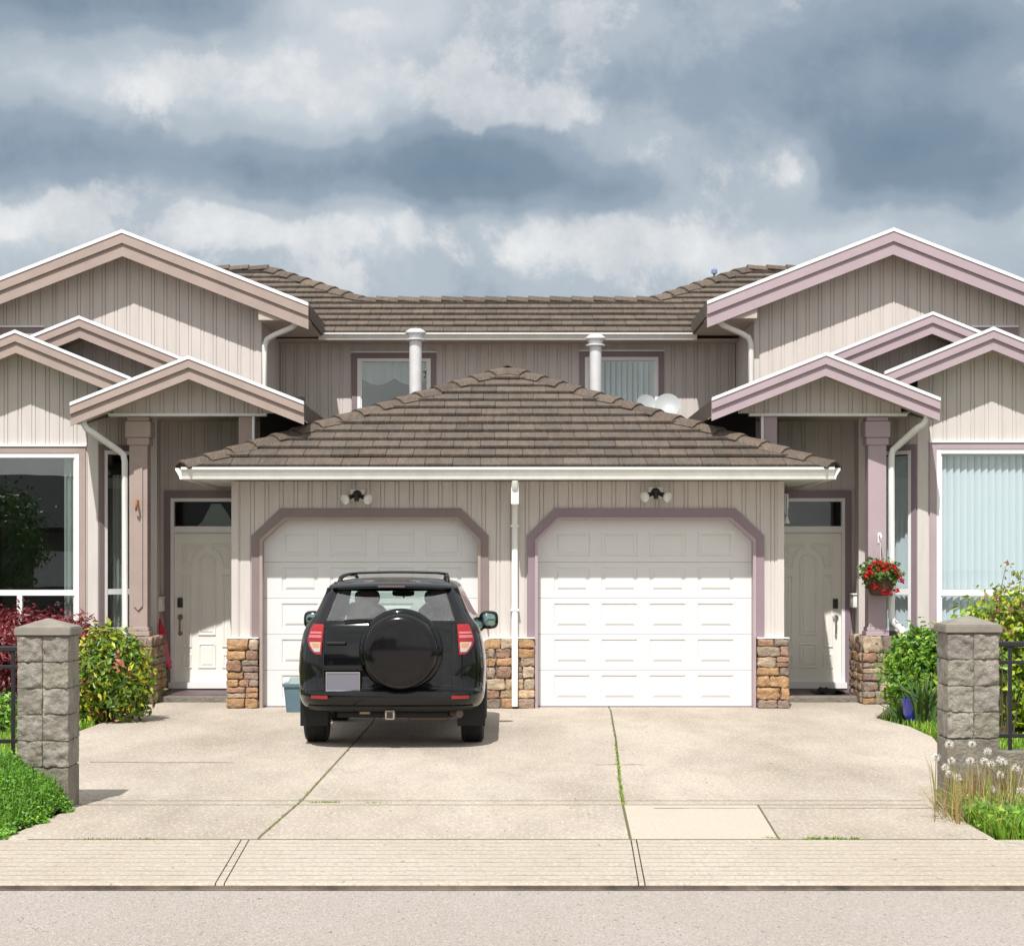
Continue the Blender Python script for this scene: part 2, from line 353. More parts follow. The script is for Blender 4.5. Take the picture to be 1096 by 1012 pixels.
# ------------------------------------------------------------------ the house
H = thing('duplex_house', 'beige two-storey duplex with mauve gables, brown tiled roofs and two white garage doors', 'house', (0, 24, 0))
H_Y = 24
def hb(mb, name, m, parent=None, smooth=False): return mb.build(name, m, parent or H, smooth)
def siding(mb, o, u, n, u0, u1, zb, zt, pitch=.176, phase=0., gw=.0115, gd=.012):
    """vertical grooved boards; o origin (x,y), u direction along wall, n outward normal; zb, zt polylines of (u, z)"""
    def ev(pl, q):
        if not isinstance(pl, list): return pl
        if q <= pl[0][0]: return pl[0][1]
        for a, b in zip(pl, pl[1:]):
            if a[0] <= q <= b[0]: return lerp(a[1], b[1], (q - a[0]) / max(1e-9, b[0] - a[0]))
        return pl[-1][1]
    kinks = [p[0] for pl in (zb, zt) if isinstance(pl, list) for p in pl]
    def P(q, z, dep): return (o[0] + u[0] * q - n[0] * dep, o[1] + u[1] * q - n[1] * dep, z)
    def quad(a, b, dep):
        cs = sorted({a, b} | {k for k in kinks if a < k < b})
        for c, d in zip(cs, cs[1:]):
            z = (ev(zb, c), ev(zb, d), ev(zt, d), ev(zt, c))
            if max(z[2] - z[1], z[3] - z[0]) < 1e-3: continue
            mb.add([P(c, z[0], dep), P(d, z[1], dep), P(d, max(z[2], z[1]), dep), P(c, max(z[3], z[0]), dep)], [(0, 1, 2, 3)])
    def side(q):
        if ev(zt, q) - ev(zb, q) > 1e-3:
            mb.add([P(q, ev(zb, q), 0), P(q, ev(zb, q), gd), P(q, ev(zt, q), gd), P(q, ev(zt, q), 0)], [(0, 1, 2, 3)])
    cuts = sorted(phase + k * pitch + d_ for k in range(math.floor((u0 - phase) / pitch) - 1, math.ceil((u1 - phase) / pitch) + 1) for d_ in (0, .046))
    q = u0                                             # pairs of grooves read as narrow battens between the boards
    for gx in cuts:
        if gx <= q + 1e-3: continue
        if gx >= u1 - gw: break
        quad(q, gx, 0); side(gx); quad(gx, gx + gw, gd); side(gx + gw); q = gx + gw
    quad(q, u1, 0)
def tile_plane(mb, o, u, v, nrm, left, right, vmax, expo=.335, tw=.33, th=.048, seed=1):
    """overlapping flat tiles; left(v), right(v) give the bounds along u"""
    rr = random.Random(seed); o, u, v, nrm = map(Vector, (o, u, v, nrm))
    n = int(math.ceil(vmax / expo))
    for j in range(n):
        v0 = j * expo - (.03 if j == 0 else 0); v1 = min((j + 1) * expo + .05, vmax)
        l = min(left(v0), left(v1)); r = max(right(v0), right(v1)); off = (j % 2) * tw * .5 + rr.uniform(-.015, .015)
        k0 = math.floor((l - off) / tw); k1 = math.ceil((r - off) / tw)
        for k in range(k0, k1):
            a = off + k * tw + .003; b = off + (k + 1) * tw - .003
            g_ = rr.gauss(1, .085); w = rr.uniform(-.03, .04); t = (g_ * (1 + w), g_, g_ * (1 - w))
            vs = []
            jit = rr.uniform(-.006, .006); jz = rr.uniform(-.004, .004)
            for (vv, lift) in ((v0 + jit, th + jz), (v1, .004)):
                for base in (0, 1):
                    for q in (a, b):
                        qq = min(max(q, left(vv)), right(vv))
                        vs.append(o + u * qq + v * vv + nrm * (lift if base else lift - .03))
            if abs(vs[0].x - vs[1].x) + abs(vs[0].y - vs[1].y) < .004 and abs(vs[4].x - vs[5].x) + abs(vs[4].y - vs[5].y) < .004: continue
            mb.add(vs, [(2, 3, 7, 6), (0, 1, 3, 2), (0, 2, 6, 4), (1, 5, 7, 3)], t)
def caps(mb, p0, p1, w=.15, drop=.075, step=.36, seed=3, h=.045):
    """ridge / hip cap tiles from low p0 to high p1"""
    rr = random.Random(seed); p0 = Vector(p0); p1 = Vector(p1); L = (p1 - p0).length; t = (p1 - p0).normalized()
    a = t.cross(Vector((0, 0, 1))).normalized(); b = a.cross(t).normalized()
    if b.z < 0: b = -b
    n = max(1, int(round(L / step)))
    for i in range(n):
        s0 = i * L / n - .02; s1 = (i + 1) * L / n + .03
        g_ = rr.gauss(.95, .13); tt = (g_ * 1.03, g_, g_ * .96)
        vs = []
        for (s_, lift, ww) in ((s0, h + .02, w * 1.06), (s1, h - .012, w * .95)):
            c = p0 + t * s_ + b * lift
            for (q, dz) in ((-1, -drop), (-.55, -drop * .22), (0, .01), (.55, -drop * .22), (1, -drop)): vs.append(c + a * ww * q + b * dz)
            for (q, dz) in ((1, -drop), (.55, -drop * .22), (0, .01), (-.55, -drop * .22), (-1, -drop)): vs.append(c + a * ww * q * .9 + b * (dz - .022))
        mb.add(vs, [(k, (k + 1) % 10, 10 + (k + 1) % 10, 10 + k) for k in range(10)] + [tuple(range(9, -1, -1)), tuple(range(10, 20))], tt)

# garage block ------------------------------------------------------------
GW = 23.9; GE = 23.3; GH = 3.365; EAVE = 2.90; PITCH = .392
OUT = [(.233, 0), (.233, 2.095), (.573, 2.43), (2.765, 2.43), (3.12, 2.095), (3.12, 0)]
INN = [(.365, 0), (.365, 2.03), (.62, 2.288), (2.70, 2.288), (2.985, 2.03), (2.985, 0)]
gw = MB()
def openz(sgn):   # opening bottom profile along x for one garage bay, board edges tucked behind the trim
    pl = [(.28, 0), (.28, 2.07), (.60, 2.38), (2.74, 2.38), (3.06, 2.07), (3.06, 0)]
    return pl
for s in (-1, 1):
    pts = openz(s)
    zb = sorted([(s * x, z) for x, z in pts[1:5]])
    xs = (zb[0][0], zb[-1][0])
    siding(gw, (0, GW), (1, 0), (0, -1), xs[0], xs[1], zb, 2.76, phase=.03)
siding(gw, (0, GW), (1, 0), (0, -1), -.28, .28, .80, 2.76, phase=.03)
for s in (-1, 1):
    a, b = sorted((s * 3.06, s * 3.29)); siding(gw, (0, GW), (1, 0), (0, -1), a, b, .80, 2.76, phase=.03)
    gw.box(*sorted((s * 3.285, s * GH)), GW - .012, GW + .05, .80, 2.76)                    # corner board
    siding(gw, (s * (GH - .002), GW + .05), (0, 1), (s, 0), 0, 3.2, .1, 2.76)              # side wall of the garage
hb(gw, 'garage_wall', M['siding'])
for s in (-1, 1):
    tm = MB(); jm = MB()
    o2 = [(.233, .862), (.233, 2.095), (.573, 2.43), (2.765, 2.43), (3.12, 2.095), (3.12, .862)]
    i2 = [(.33, .862), (.33, 2.05), (.607, 2.32), (2.715, 2.32), (3.02, 2.05), (3.02, .862)]
    for k in range(5):
        tm.prism([(s * o2[k][0], o2[k][1]), (s * o2[k + 1][0], o2[k + 1][1]), (s * i2[k + 1][0], i2[k + 1][1]), (s * i2[k][0], i2[k][1])], GW - .028, GW + .01)
    i3 = [(x, 0 if q in (0, 5) else z) for q, (x, z) in enumerate(i2)]
    for k in range(5):
        jm.prism([(s * i3[k][0], i3[k][1]), (s * i3[k + 1][0], i3[k + 1][1]), (s * INN[k + 1][0], INN[k + 1][1]), (s * INN[k][0], INN[k][1])], GW - .040, GW + .19)
    t = recalc(hb(tm, 'garage_door_trim', M['doortrim' if s > 0 else 'doortrimL']))
    recalc(jm.build('jamb', M['trimR' if s > 0 else 'trimL'], t))
    # sectional door
    gd_ = MB(); y0 = GW + .14; x0, x1 = .34, 3.01; zs = [0.012, .452, .892, 1.332, 1.772, 2.30]
    for r_ in range(5):
        za, zb_ = zs[r_] + .0018, zs[r_ + 1] - .0018
        yy = y0 + (.0 if r_ % 2 else .0005)
        # grid of panels
        fx = [x0, .56, 1.02, 1.155, 1.605, 1.75, 2.20, 2.345, 2.80, x1]
        fx = [x0, .565, 1.005, 1.145, 1.59, 1.735, 2.18, 2.325, 2.77, x1]
        pz0, pz1 = za + .070, min(zb_, za + .44) - .062
        vs = []; fs = []
        def q4(xa, xb, z0_, z1_, ya=yy): gd_.add([(s * xa, ya, z0_), (s * xb, ya, z0_), (s * xb, ya, z1_), (s * xa, ya, z1_)], [(0, 1, 2, 3)])
        q4(x0, x1, za, pz0); q4(x0, x1, pz1, zb_)
        for c in range(0, 9, 2): q4(fx[c], fx[c + 1], pz0, pz1)
        for c in range(1, 9, 2):
            rings = [(0, 0), (.014, .013), (.032, .013), (.060, .001)]
            pv = []
            for (ins, dep) in rings:
                a, b = fx[c] + ins, fx[c + 1] - ins
                pv += [(s * a, yy + dep, pz0 + ins), (s * b, yy + dep, pz0 + ins), (s * b, yy + dep, pz1 - ins), (s * a, yy + dep, pz1 - ins)]
            pf = [(4 * q + e, 4 * q + (e + 1) % 4, 4 * q + 4 + (e + 1) % 4, 4 * q + 4 + e) for q in range(3) for e in range(4)] + [(12, 13, 14, 15)]
            gd_.add(pv, pf)
        # section edge lips
        gd_.add([(s * x0, yy, zb_), (s * x1, yy, zb_), (s * x1, yy + .03, zb_ + .002), (s * x0, yy + .03, zb_ + .002)], [(0, 1, 2, 3)])
        gd_.add([(s * x0, yy, za), (s * x1, yy, za), (s * x1, yy + .03, za - .002), (s * x0, yy + .03, za - .002)], [(0, 1, 2, 3)])
    gd_.add([(s * x0, y0 + .03, 0), (s * x1, y0 + .03, 0), (s * x1, y0 + .03, 2.3), (s * x0, y0 + .03, 2.3)], [(0, 1, 2, 3)])
    d_ = recalc(hb(gd_, 'garage_door', M['garage']))
    MB().box(s * .36, s * 2.99, GW + .125, GW + .16, .002, .012).build('bottom_seal', M['doortrim'], d_)
def stones(mb, x0, x1, z0, z1, yf, depth, seed, side=None, ylen=0):
    """ledge stones on a front face, and on a side face when side is given"""
    rr = random.Random(seed)
    pal = [(1.0, .92, .78), (1.25, 1.05, .78), (.82, .70, .66), (.95, .66, .52), (1.15, .82, .50), (.72, .66, .62), (1.1, .98, .9), (1.05, .74, .46), (.85, .62, .52), (1.25, 1.12, .95)]
    z = z0
    while z < z1 - .03:
        h = rr.uniform(.085, .165)
        if z1 - z - h < .07: h = z1 - z
        def row(a0, a1, put):
            x = a0
            while x < a1 - .02:
                w = rr.uniform(.13, .30)
                if a1 - x - w < .10: w = a1 - x
                two = h > .13 and rr.random() < .25
                for (zz, hh) in (((z, h * .5), (z + h * .5, h * .5)) if two else ((z, h),)):
                    t = rr.choice(pal); g_ = rr.uniform(.75, 1.12); t = tuple(c * g_ for c in t)
                    put(x + w / 2, w / 2 - .004, zz + hh / 2, hh / 2 - .0035, t)
                x += w
        def putf(c, hw, zc, hh, t): mb.rock((c, yf + depth / 2 - rr.uniform(0, .018), zc), (hw, depth / 2, hh), t, n=5, p=9, jit=.30, seed=rr.random() * 50)
        row(x0, x1, putf)
        if side is not None:
            xs = x1 if side > 0 else x0
            def puts(c, hw, zc, hh, t): mb.rock((xs - side * (depth / 2 - .012), c, zc), (depth / 2, hw, hh), t, n=5, p=9, jit=.30, seed=rr.random() * 50)
            row(yf + depth * .8, yf + ylen, puts)
        z += h
for (x0, x1, sd, sides) in ((-3.415, -3.03, 11, -1), (-.325, .325, 12, None), (3.03, 3.415, 13, 1)):
    st = MB(); stones(st, x0, x1, 0, .845, GW - .10, .14, sd, sides, .5 if sides else 0)
    o = hb(st, 'stone_pier', M['stone'], smooth=50)
    mm = MB(); xa, xb = x0 + .012, x1 - .012
    mm.box(xa, xb, GW - .062, GW + (.45 if sides else .04), 0, .83); mm.build('mortar_bed', M['mortar'], o)
    MB().bbox(x0 - .004, x1 + .004, GW - .098, GW + .02, .845, .860, .004).build('ledge_cap', M['gutter'], o)

# garage hip roof
EH = 3.845; AP = GE + EH; AZ = EAVE + EH * PITCH
cs = 1 / math.sqrt(1 + PITCH * PITCH); sn = PITCH * cs
tl = MB(); VL = EH / cs
tile_plane(tl, (0, GE, EAVE), (1, 0, 0), (0, cs, sn), (0, -sn, cs), lambda v: -EH + v * cs, lambda v: EH - v * cs, VL, .335, seed=5)
for s in (-1, 1):
    tile_plane(tl, (s * EH, GE, EAVE), (0, 1, 0), (-s * cs, 0, sn), (s * sn, 0, cs), lambda v: v * cs, lambda v: 6.8, VL, .335, seed=6 + s)
roof = hb(tl, 'garage_roof', M['tile'])
un = MB(); e = .012
un.add([(-EH, GE, EAVE - e), (EH, GE, EAVE - e), (0, AP, AZ - e), (-EH, 30.15, EAVE - e), (EH, 30.15, EAVE - e), (0, 30.15, AZ - e)], [(0, 1, 2), (0, 2, 5, 3), (1, 4, 5, 2)])
un.build('roof_deck', M['tileplain'], roof)
cp = MB()
for s in (-1, 1): caps(cp, (s * (EH + .02), GE - .02, EAVE + .01), (0, AP, AZ + .02), seed=8 + s)
caps(cp, (0, AP - .05, AZ + .02), (0, 30.1, AZ + .02), seed=31)
cp.build('hip_cap', M['tile'], roof)
def gutter_run(name, p0, p1, h=.135, w=.11, parent=None):
    """K-profile gutter along p0->p1 (x or y axis); out = outward direction to the right of travel"""
    p0 = Vector(p0); p1 = Vector(p1); t = (p1 - p0).normalized(); o_ = Vector((t.y, -t.x, 0))
    pr = [(0, 0), (w * .55, 0), (w * .62, h * .25), (w * .8, h * .55), (w, h * .8), (w, h), (w - .012, h), (w - .012, h * .82), (w * .74, h * .6), (.008, h * .3), (.008, h), (0, h)]
    mb = MB(); n = len(pr)
    vs = [p + o_ * a + Vector((0, 0, b)) for p in (p0, p1) for a, b in pr]
    mb.add(vs, [(i, (i + 1) % n, n + (i + 1) % n, n + i) for i in range(n)])
    for q, p in ((0, p0), (1, p1)):
        cpoly = [p + o_ * a + Vector((0, 0, b)) for a, b in pr[:6]] + [p + Vector((0, 0, h))]
        mb.add(cpoly, [tuple(range(7))])
    return recalc(hb(mb, name, M['gutter']))
GB = EAVE - .142
gutter_run('gutter', (-EH - .02, GE + .02, GB), (EH + .02, GE + .02, GB), h=.14, w=.12)
gutter_run('gutter', (EH - .01, GE + .03, GB), (EH - .01, 29.0, GB), h=.135, w=.12)
gutter_run('gutter', (-EH + .01, 29.0, GB), (-EH + .01, GE + .03, GB), h=.135, w=.12)
sf = MB(); zs_ = 2.768
sf.box(-EH + .01, EH - .01, GE + .03, GW - .013, zs_, zs_ + .02)
for s in (-1, 1): sf.box(*sorted((s * (GH + .01), s * (EH - .02))), GW - .011, 26.0, zs_, zs_ + .02)
sf.box(-EH + .01, EH - .01, GE + .025, GE + .045, zs_ + .022, EAVE - .02)
hb(sf, 'soffit', M['gutter'])

# second-storey centre -----------------------------------------------------
CW = 30.2; CE = 29.7; CEZ = SZ(356.5, CE); P2 = .41
c2 = 1 / math.sqrt(1 + P2 * P2); s2 = P2 * c2
cw_ = MB()
wins = []
for s, (fx0, fx1, fy0, fy1) in ((-1, (382.5, 461, 383.5, 440)), (1, (626, 704.5, 382, 440))):
    wins.append((s, SX(fx0, CW), SX(fx1, CW), SZ(fy1, CW), SZ(fy0, CW)))
segs = [(-3.5, wins[0][1], 2.6, 5.25), (wins[0][1], wins[0][2], 2.6, wins[0][3]), (wins[0][1], wins[0][2], wins[0][4], 5.25), (wins[0][2], wins[1][1], 2.6, 5.25),
        (wins[1][1], wins[1][2], 2.6, wins[1][3]), (wins[1][1], wins[1][2], wins[1][4], 5.25), (wins[1][2], 3.5, 2.6, 5.25)]
for a, b, z0, z1 in segs: siding(cw_, (0, CW), (1, 0), (0, -1), a, b, z0, z1, phase=.05)
hb(cw_, 'upper_wall', M['siding'])
def window(o, u, n, u0, u1, z0, z1, trimm, fw=.05, tw=.085, rail=None, mull=None, gl='glassH', drip=True, trim_bottom=True, room='room', depth=1.6, roomx=.0):
    """window in wall plane: o origin, u along, n outward; rail = height of a cross rail, mull = uprights below the rail"""
    def bx(mb, a, b, za, zb, d0, d1):
        vs = [(o[0] + u[0] * q + n[0] * d, o[1] + u[1] * q + n[1] * d, z) for z in (za, zb) for d in (d0, d1) for q in (a, b)]
        mb.add(vs, [(0, 2, 3, 1), (4, 5, 7, 6), (0, 1, 5, 4), (2, 6, 7, 3), (0, 4, 6, 2), (1, 3, 7, 5)])
    f = MB()
    bx(f, u0, u0 + fw, z0, z1, -.06, .018); bx(f, u1 - fw, u1, z0, z1, -.06, .018)
    bx(f, u0 + fw, u1 - fw, z1 - fw, z1, -.06, .016); bx(f, u0 + fw, u1 - fw, z0, z0 + fw, -.06, .016)
    if rail:
        bx(f, u0 + fw, u1 - fw, rail - .035, rail + .035, -.05, .012)
        for q in (mull or []): bx(f, q - .032, q + .032, z0 + fw, rail - .035, -.05, .010)
    # inner sash lip
    for (a, b) in ((u0 + fw, u0 + fw + .018), (u1 - fw - .018, u1 - fw)): bx(f, a, b, z0 + fw + .001, z1 - fw - .001, -.05, -.006)
    w = recalc(hb(f, 'window', M['vinyl']))
    p = MB(); bx(p, u0 + fw - .004, u1 - fw + .004, z0 + fw - .004, z1 - fw + .004, -.034, -.030); p.build('pane', M[gl], w)
    if trimm:
        t = MB()
        bx(t, u0 - tw, u0 - .002, z0 - (tw if trim_bottom else 0), z1 + tw, -.01, .022); bx(t, u1 + .002, u1 + tw, z0 - (tw if trim_bottom else 0), z1 + tw, -.01, .022)
        bx(t, u0 - .002, u1 + .002, z1 + .002, z1 + tw, -.01, .024)
        if trim_bottom: bx(t, u0 - .002, u1 + .002, z0 - tw, z0 - .002, -.01, .024)
        t.build('window_trim', M[trimm], w)
        if drip:
            dd = MB(); bx(dd, u0 - tw - .01, u1 + tw + .01, z1 + tw + .001, z1 + tw + .022, -.01, .04); dd.build('drip_cap', M['flash'], w)
    if room:
        r_ = MB(); e_ = .25
        A = [(u0 - roomx, z0 - e_), (u1 + roomx, z0 - e_), (u1 + roomx, z1 + e_), (u0 - roomx, z1 + e_)]
        def pt(q, z, d): return (o[0] + u[0] * q + n[0] * d, o[1] + u[1] * q + n[1] * d, z)
        vs = [pt(q, z, -.075) for q, z in A] + [pt(q, z, -depth) for q, z in A]
        r_.add(vs, [(0, 1, 5, 4), (1, 2, 6, 5), (2, 3, 7, 6), (3, 0, 4, 7), (4, 5, 6, 7)])
        r_.add([pt(q, z, -.074) for q, z in A] + [pt(u0 + .01, z0 + .01, -.074), pt(u1 - .01, z0 + .01, -.074), pt(u1 - .01, z1 - .01, -.074), pt(u0 + .01, z1 - .01, -.074)],
               [(0, 1, 5, 4), (1, 2, 6, 5), (2, 3, 7, 6), (3, 0, 4, 7)])
        r_.build('room', M[room], w)
    return w
def blinds(name, label, o, u, n, u0, u1, z0, z1, dep=.14, pitch=.085, ang=35, cat='blind', m='blind', gaps=()):
    mb = MB(); q = u0; rr = random.Random(len(label)); b = rad(ang)
    while q < u1:
        if not any(a < q < c for a, c in gaps):
            hw = pitch * .56; aa = b + rr.uniform(-.14, .14)
            pts = []
            for k in range(5):
                w_ = (k - 2) / 2; cv = .008 * (1 - w_ * w_)
                pts.append((q + pitch / 2 + hw * w_ * math.cos(aa), -dep + hw * w_ * math.sin(aa) + cv))
            vs = [(o[0] + u[0] * a + n[0] * d, o[1] + u[1] * a + n[1] * d, z) for z in (z0, z1) for a, d in pts]
            mb.add(vs, [(k, k + 1, 6 + k, 5 + k) for k in range(4)])
        q += pitch
    # head rail
    vs = [(o[0] + u[0] * a + n[0] * d, o[1] + u[1] * a + n[1] * d, z) for z in (z1, z1 + .04) for d in (-dep - .03, -dep + .03) for a in (u0, u1)]
    mb.add(vs, [(0, 2, 3, 1), (4, 5, 7, 6), (0, 1, 5, 4), (2, 6, 7, 3), (0, 4, 6, 2), (1, 3, 7, 5)])
    return tag(mb.build(name, M[m], smooth=60), label, cat)
U_, N_ = (1, 0), (0, -1)
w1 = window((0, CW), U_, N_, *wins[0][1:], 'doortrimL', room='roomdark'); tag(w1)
w2 = window((0, CW), U_, N_, *wins[1][1:], 'doortrim', gl='glassH', room='room')
blinds('vertical_blind', 'grey striped blind behind the upper window above the right garage', (0, CW), U_, N_, wins[1][1] + .06, wins[1][2] - .06, wins[1][3], wins[1][4] - .06, ang=50)
va = MB()  # pale wavy sheet with a scalloped lower edge
for k in range(24):
    a = lerp(wins[0][1] + .05, wins[0][2] - .05, k / 24); b = lerp(wins[0][1] + .05, wins[0][2] - .05, (k + 1) / 24)
    y0 = CW + .10 + .015 * math.sin(k * 1.9); y1 = CW + .10 + .015 * math.sin((k + 1) * 1.9)
    za = wins[0][4] - .30 - .10 * abs(math.sin(k / 24 * math.pi * 2.0)); zb_ = wins[0][4] - .30 - .10 * abs(math.sin((k + 1) / 24 * math.pi * 2.0))
    va.add([(a, y0, za), (b, y1, zb_), (b, y1, wins[0][4]), (a, y0, wins[0][4])], [(0, 1, 2, 3)])
tag(va.build('curtain', M['curtain'], smooth=True), 'pale scalloped sheet at the top of the upper window above the parked car', 'curtain')
# main roof
T1, T2 = 1.73, 3.60; XR = 2.33; XA = 4.08
ml = MB()
def lf(v):
    t = v * c2
    return -9.0 if t < 99 else 0
def bound(v):
    t = v * c2
    return 9.0
tile_plane(ml, (0, CE, CEZ), (1, 0, 0), (0, c2, s2), (0, -s2, c2), lambda v: -9.0, lambda v: 9.0, T1 / c2, .335, seed=15)
for s in (-1, 1):
    def inner(v, s=s): t = v * c2; return XR + (t - T1) * (XA - XR) / (T2 - T1)
    o_ = (0, CE + T1 , CEZ + T1 * P2)
    if s > 0: tile_plane(ml, (0, CE, CEZ), (1, 0, 0), (0, c2, s2), (0, -s2, c2), lambda v: max(inner(v), XR) if v * c2 > T1 - .2 else 5.4, lambda v: 5.4, T2 / c2, .335, seed=16)
    else: tile_plane(ml, (0, CE, CEZ), (1, 0, 0), (0, c2, s2), (0, -s2, c2), lambda v: -5.4, lambda v: -max(inner(v), XR) if v * c2 > T1 - .2 else -5.4, T2 / c2, .335, seed=17)
mr = hb(ml, 'main_roof', M['tile'])
cp = MB()
for k in range(2): pass
caps(cp, (-XR - .1, CE + T1, CEZ + T1 * P2 + .015), (XR + .1, CE + T1 + .001, CEZ + T1 * P2 + .016), seed=41)
for s in (-1, 1):
    caps(cp, (s * XR, CE + T1 - .02, CEZ + T1 * P2 + .02), (s * XA, CE + T2, CEZ + T2 * P2 + .03), seed=42 + s)
    caps(cp, (s * XA, CE + T2, CEZ + T2 * P2 + .03), (s * 5.4, CE + T2 + .001, CEZ + T2 * P2 + .031), seed=45 + s)
cp.build('ridge_cap', M['tile'], mr)
dk = MB(); z1_ = CEZ + T1 * P2; z2_ = CEZ + T2 * P2; e = .012
dk.add([(-9, CE, CEZ - e), (9, CE, CEZ - e), (9, CE + T1, z1_ - e), (-9, CE + T1, z1_ - e)], [(0, 1, 2, 3)])
dk.add([(-XR, CE + T1, z1_ - e), (XR, CE + T1, z1_ - e), (XR, CE + T1 + 3, z1_ - 1.3), (-XR, CE + T1 + 3, z1_ - 1.3)], [(0, 1, 2, 3)])
for s in (-1, 1):
    dk.add([(s * XR, CE + T1, z1_ - e), (s * 5.4, CE + T1, z1_ - e), (s * 5.4, CE + T2, z2_ - e), (s * XA, CE + T2, z2_ - e)], [(0, 1, 2, 3)])
    dk.add([(s * XR, CE + T1, z1_ - e), (s * XA, CE + T2, z2_ - e), (s * XA, CE + T2 + 3, z2_ - 1.0), (s * XR, CE + T2 + 3, z1_ - 1.5)], [(0, 1, 2, 3)])
    dk.add([(s * XA, CE + T2, z2_ - e), (s * 5.4, CE + T2, z2_ - e), (s * 5.4, CE + T2 + 5, z2_ - 2), (s * XA, CE + T2 + 5, z2_ - 2)], [(0, 1, 2, 3)])
dk.build('roof_deck', M['tileplain'], mr)
gutter_run('gutter', (-2.86, CE + .0, CEZ - .105), (2.86, CE + .0, CEZ - .105), h=.10, w=.11)
sf = MB(); sf.box(-3.5, 3.5, CE + .01, CW - .001, CEZ - .10, CEZ - .08); hb(sf, 'soffit', M['soffit'])

# gable builder ------------------------------------------------------------
def gable(name, ax, az, xl, xr, slope, dr, dback, tm, bands, wall_d, label=None, zbot=None, thick=.20, roofm='tileplain', wx=None, phase=0):
    """gable roof with layered rake boards. bands: (white, upper board, gap, lower board)"""
    wh, ub, gp_, lb = bands
    def half(o1, o2, y0, y1, mb):
        for xe in (xl, xr):
            ze = az - abs(xe - ax) * slope
            mb.prism([(ax, az - o1), (xe, ze - o1), (xe, ze - o2), (ax, az - o2)], y0, y1)
    r_ = MB()
    for xe in (xl, xr):
        ze = az - abs(xe - ax) * slope; o1, o2 = wh * .6, wh * .6 + thick
        r_.prism([(ax, az - o1), (xe, ze - o1), (xe, ze - o2), (ax, az - o2)], dr + .045, dback)
    ro = recalc(hb(r_, name, M[roofm]))
    m_ = MB(); half(0, wh, dr - .035, dr + .06, m_); recalc(m_.build('rake_flashing', M['flash'], ro))
    m_ = MB(); half(wh + .001, wh + ub, dr - .022, dr + .05, m_); recalc(m_.build('rake_board', M[tm], ro))
    tot = wh + ub + gp_ + lb
    m_ = MB(); half(wh + ub + .0005, tot, dr + .012, dr + .043, m_); recalc(m_.build('rake_board', M[tm], ro))
    # soffit under the overhang and eave fascia
    m_ = MB(); o2 = wh * .6 + thick
    half(o2 + .002, o2 + .014, dr + .0445, wall_d + .02, m_)
    recalc(m_.build('soffit', M['soffit'], ro))
    if wx:
        w_ = MB(); a, b = wx
        top = sorted({a, b, ax} if a < ax < b else {a, b})
        zt = [(q, az - o2 - abs(q - ax) * slope) for q in top]
        siding(w_, (0, wall_d), (1, 0), (0, -1), a, b, zbot, zt, phase=phase); hb(w_, 'gable_wall', M['siding'])
    return ro
bigB = (.048, .140, .014, .168); smB = (.040, .104, .012, .128)

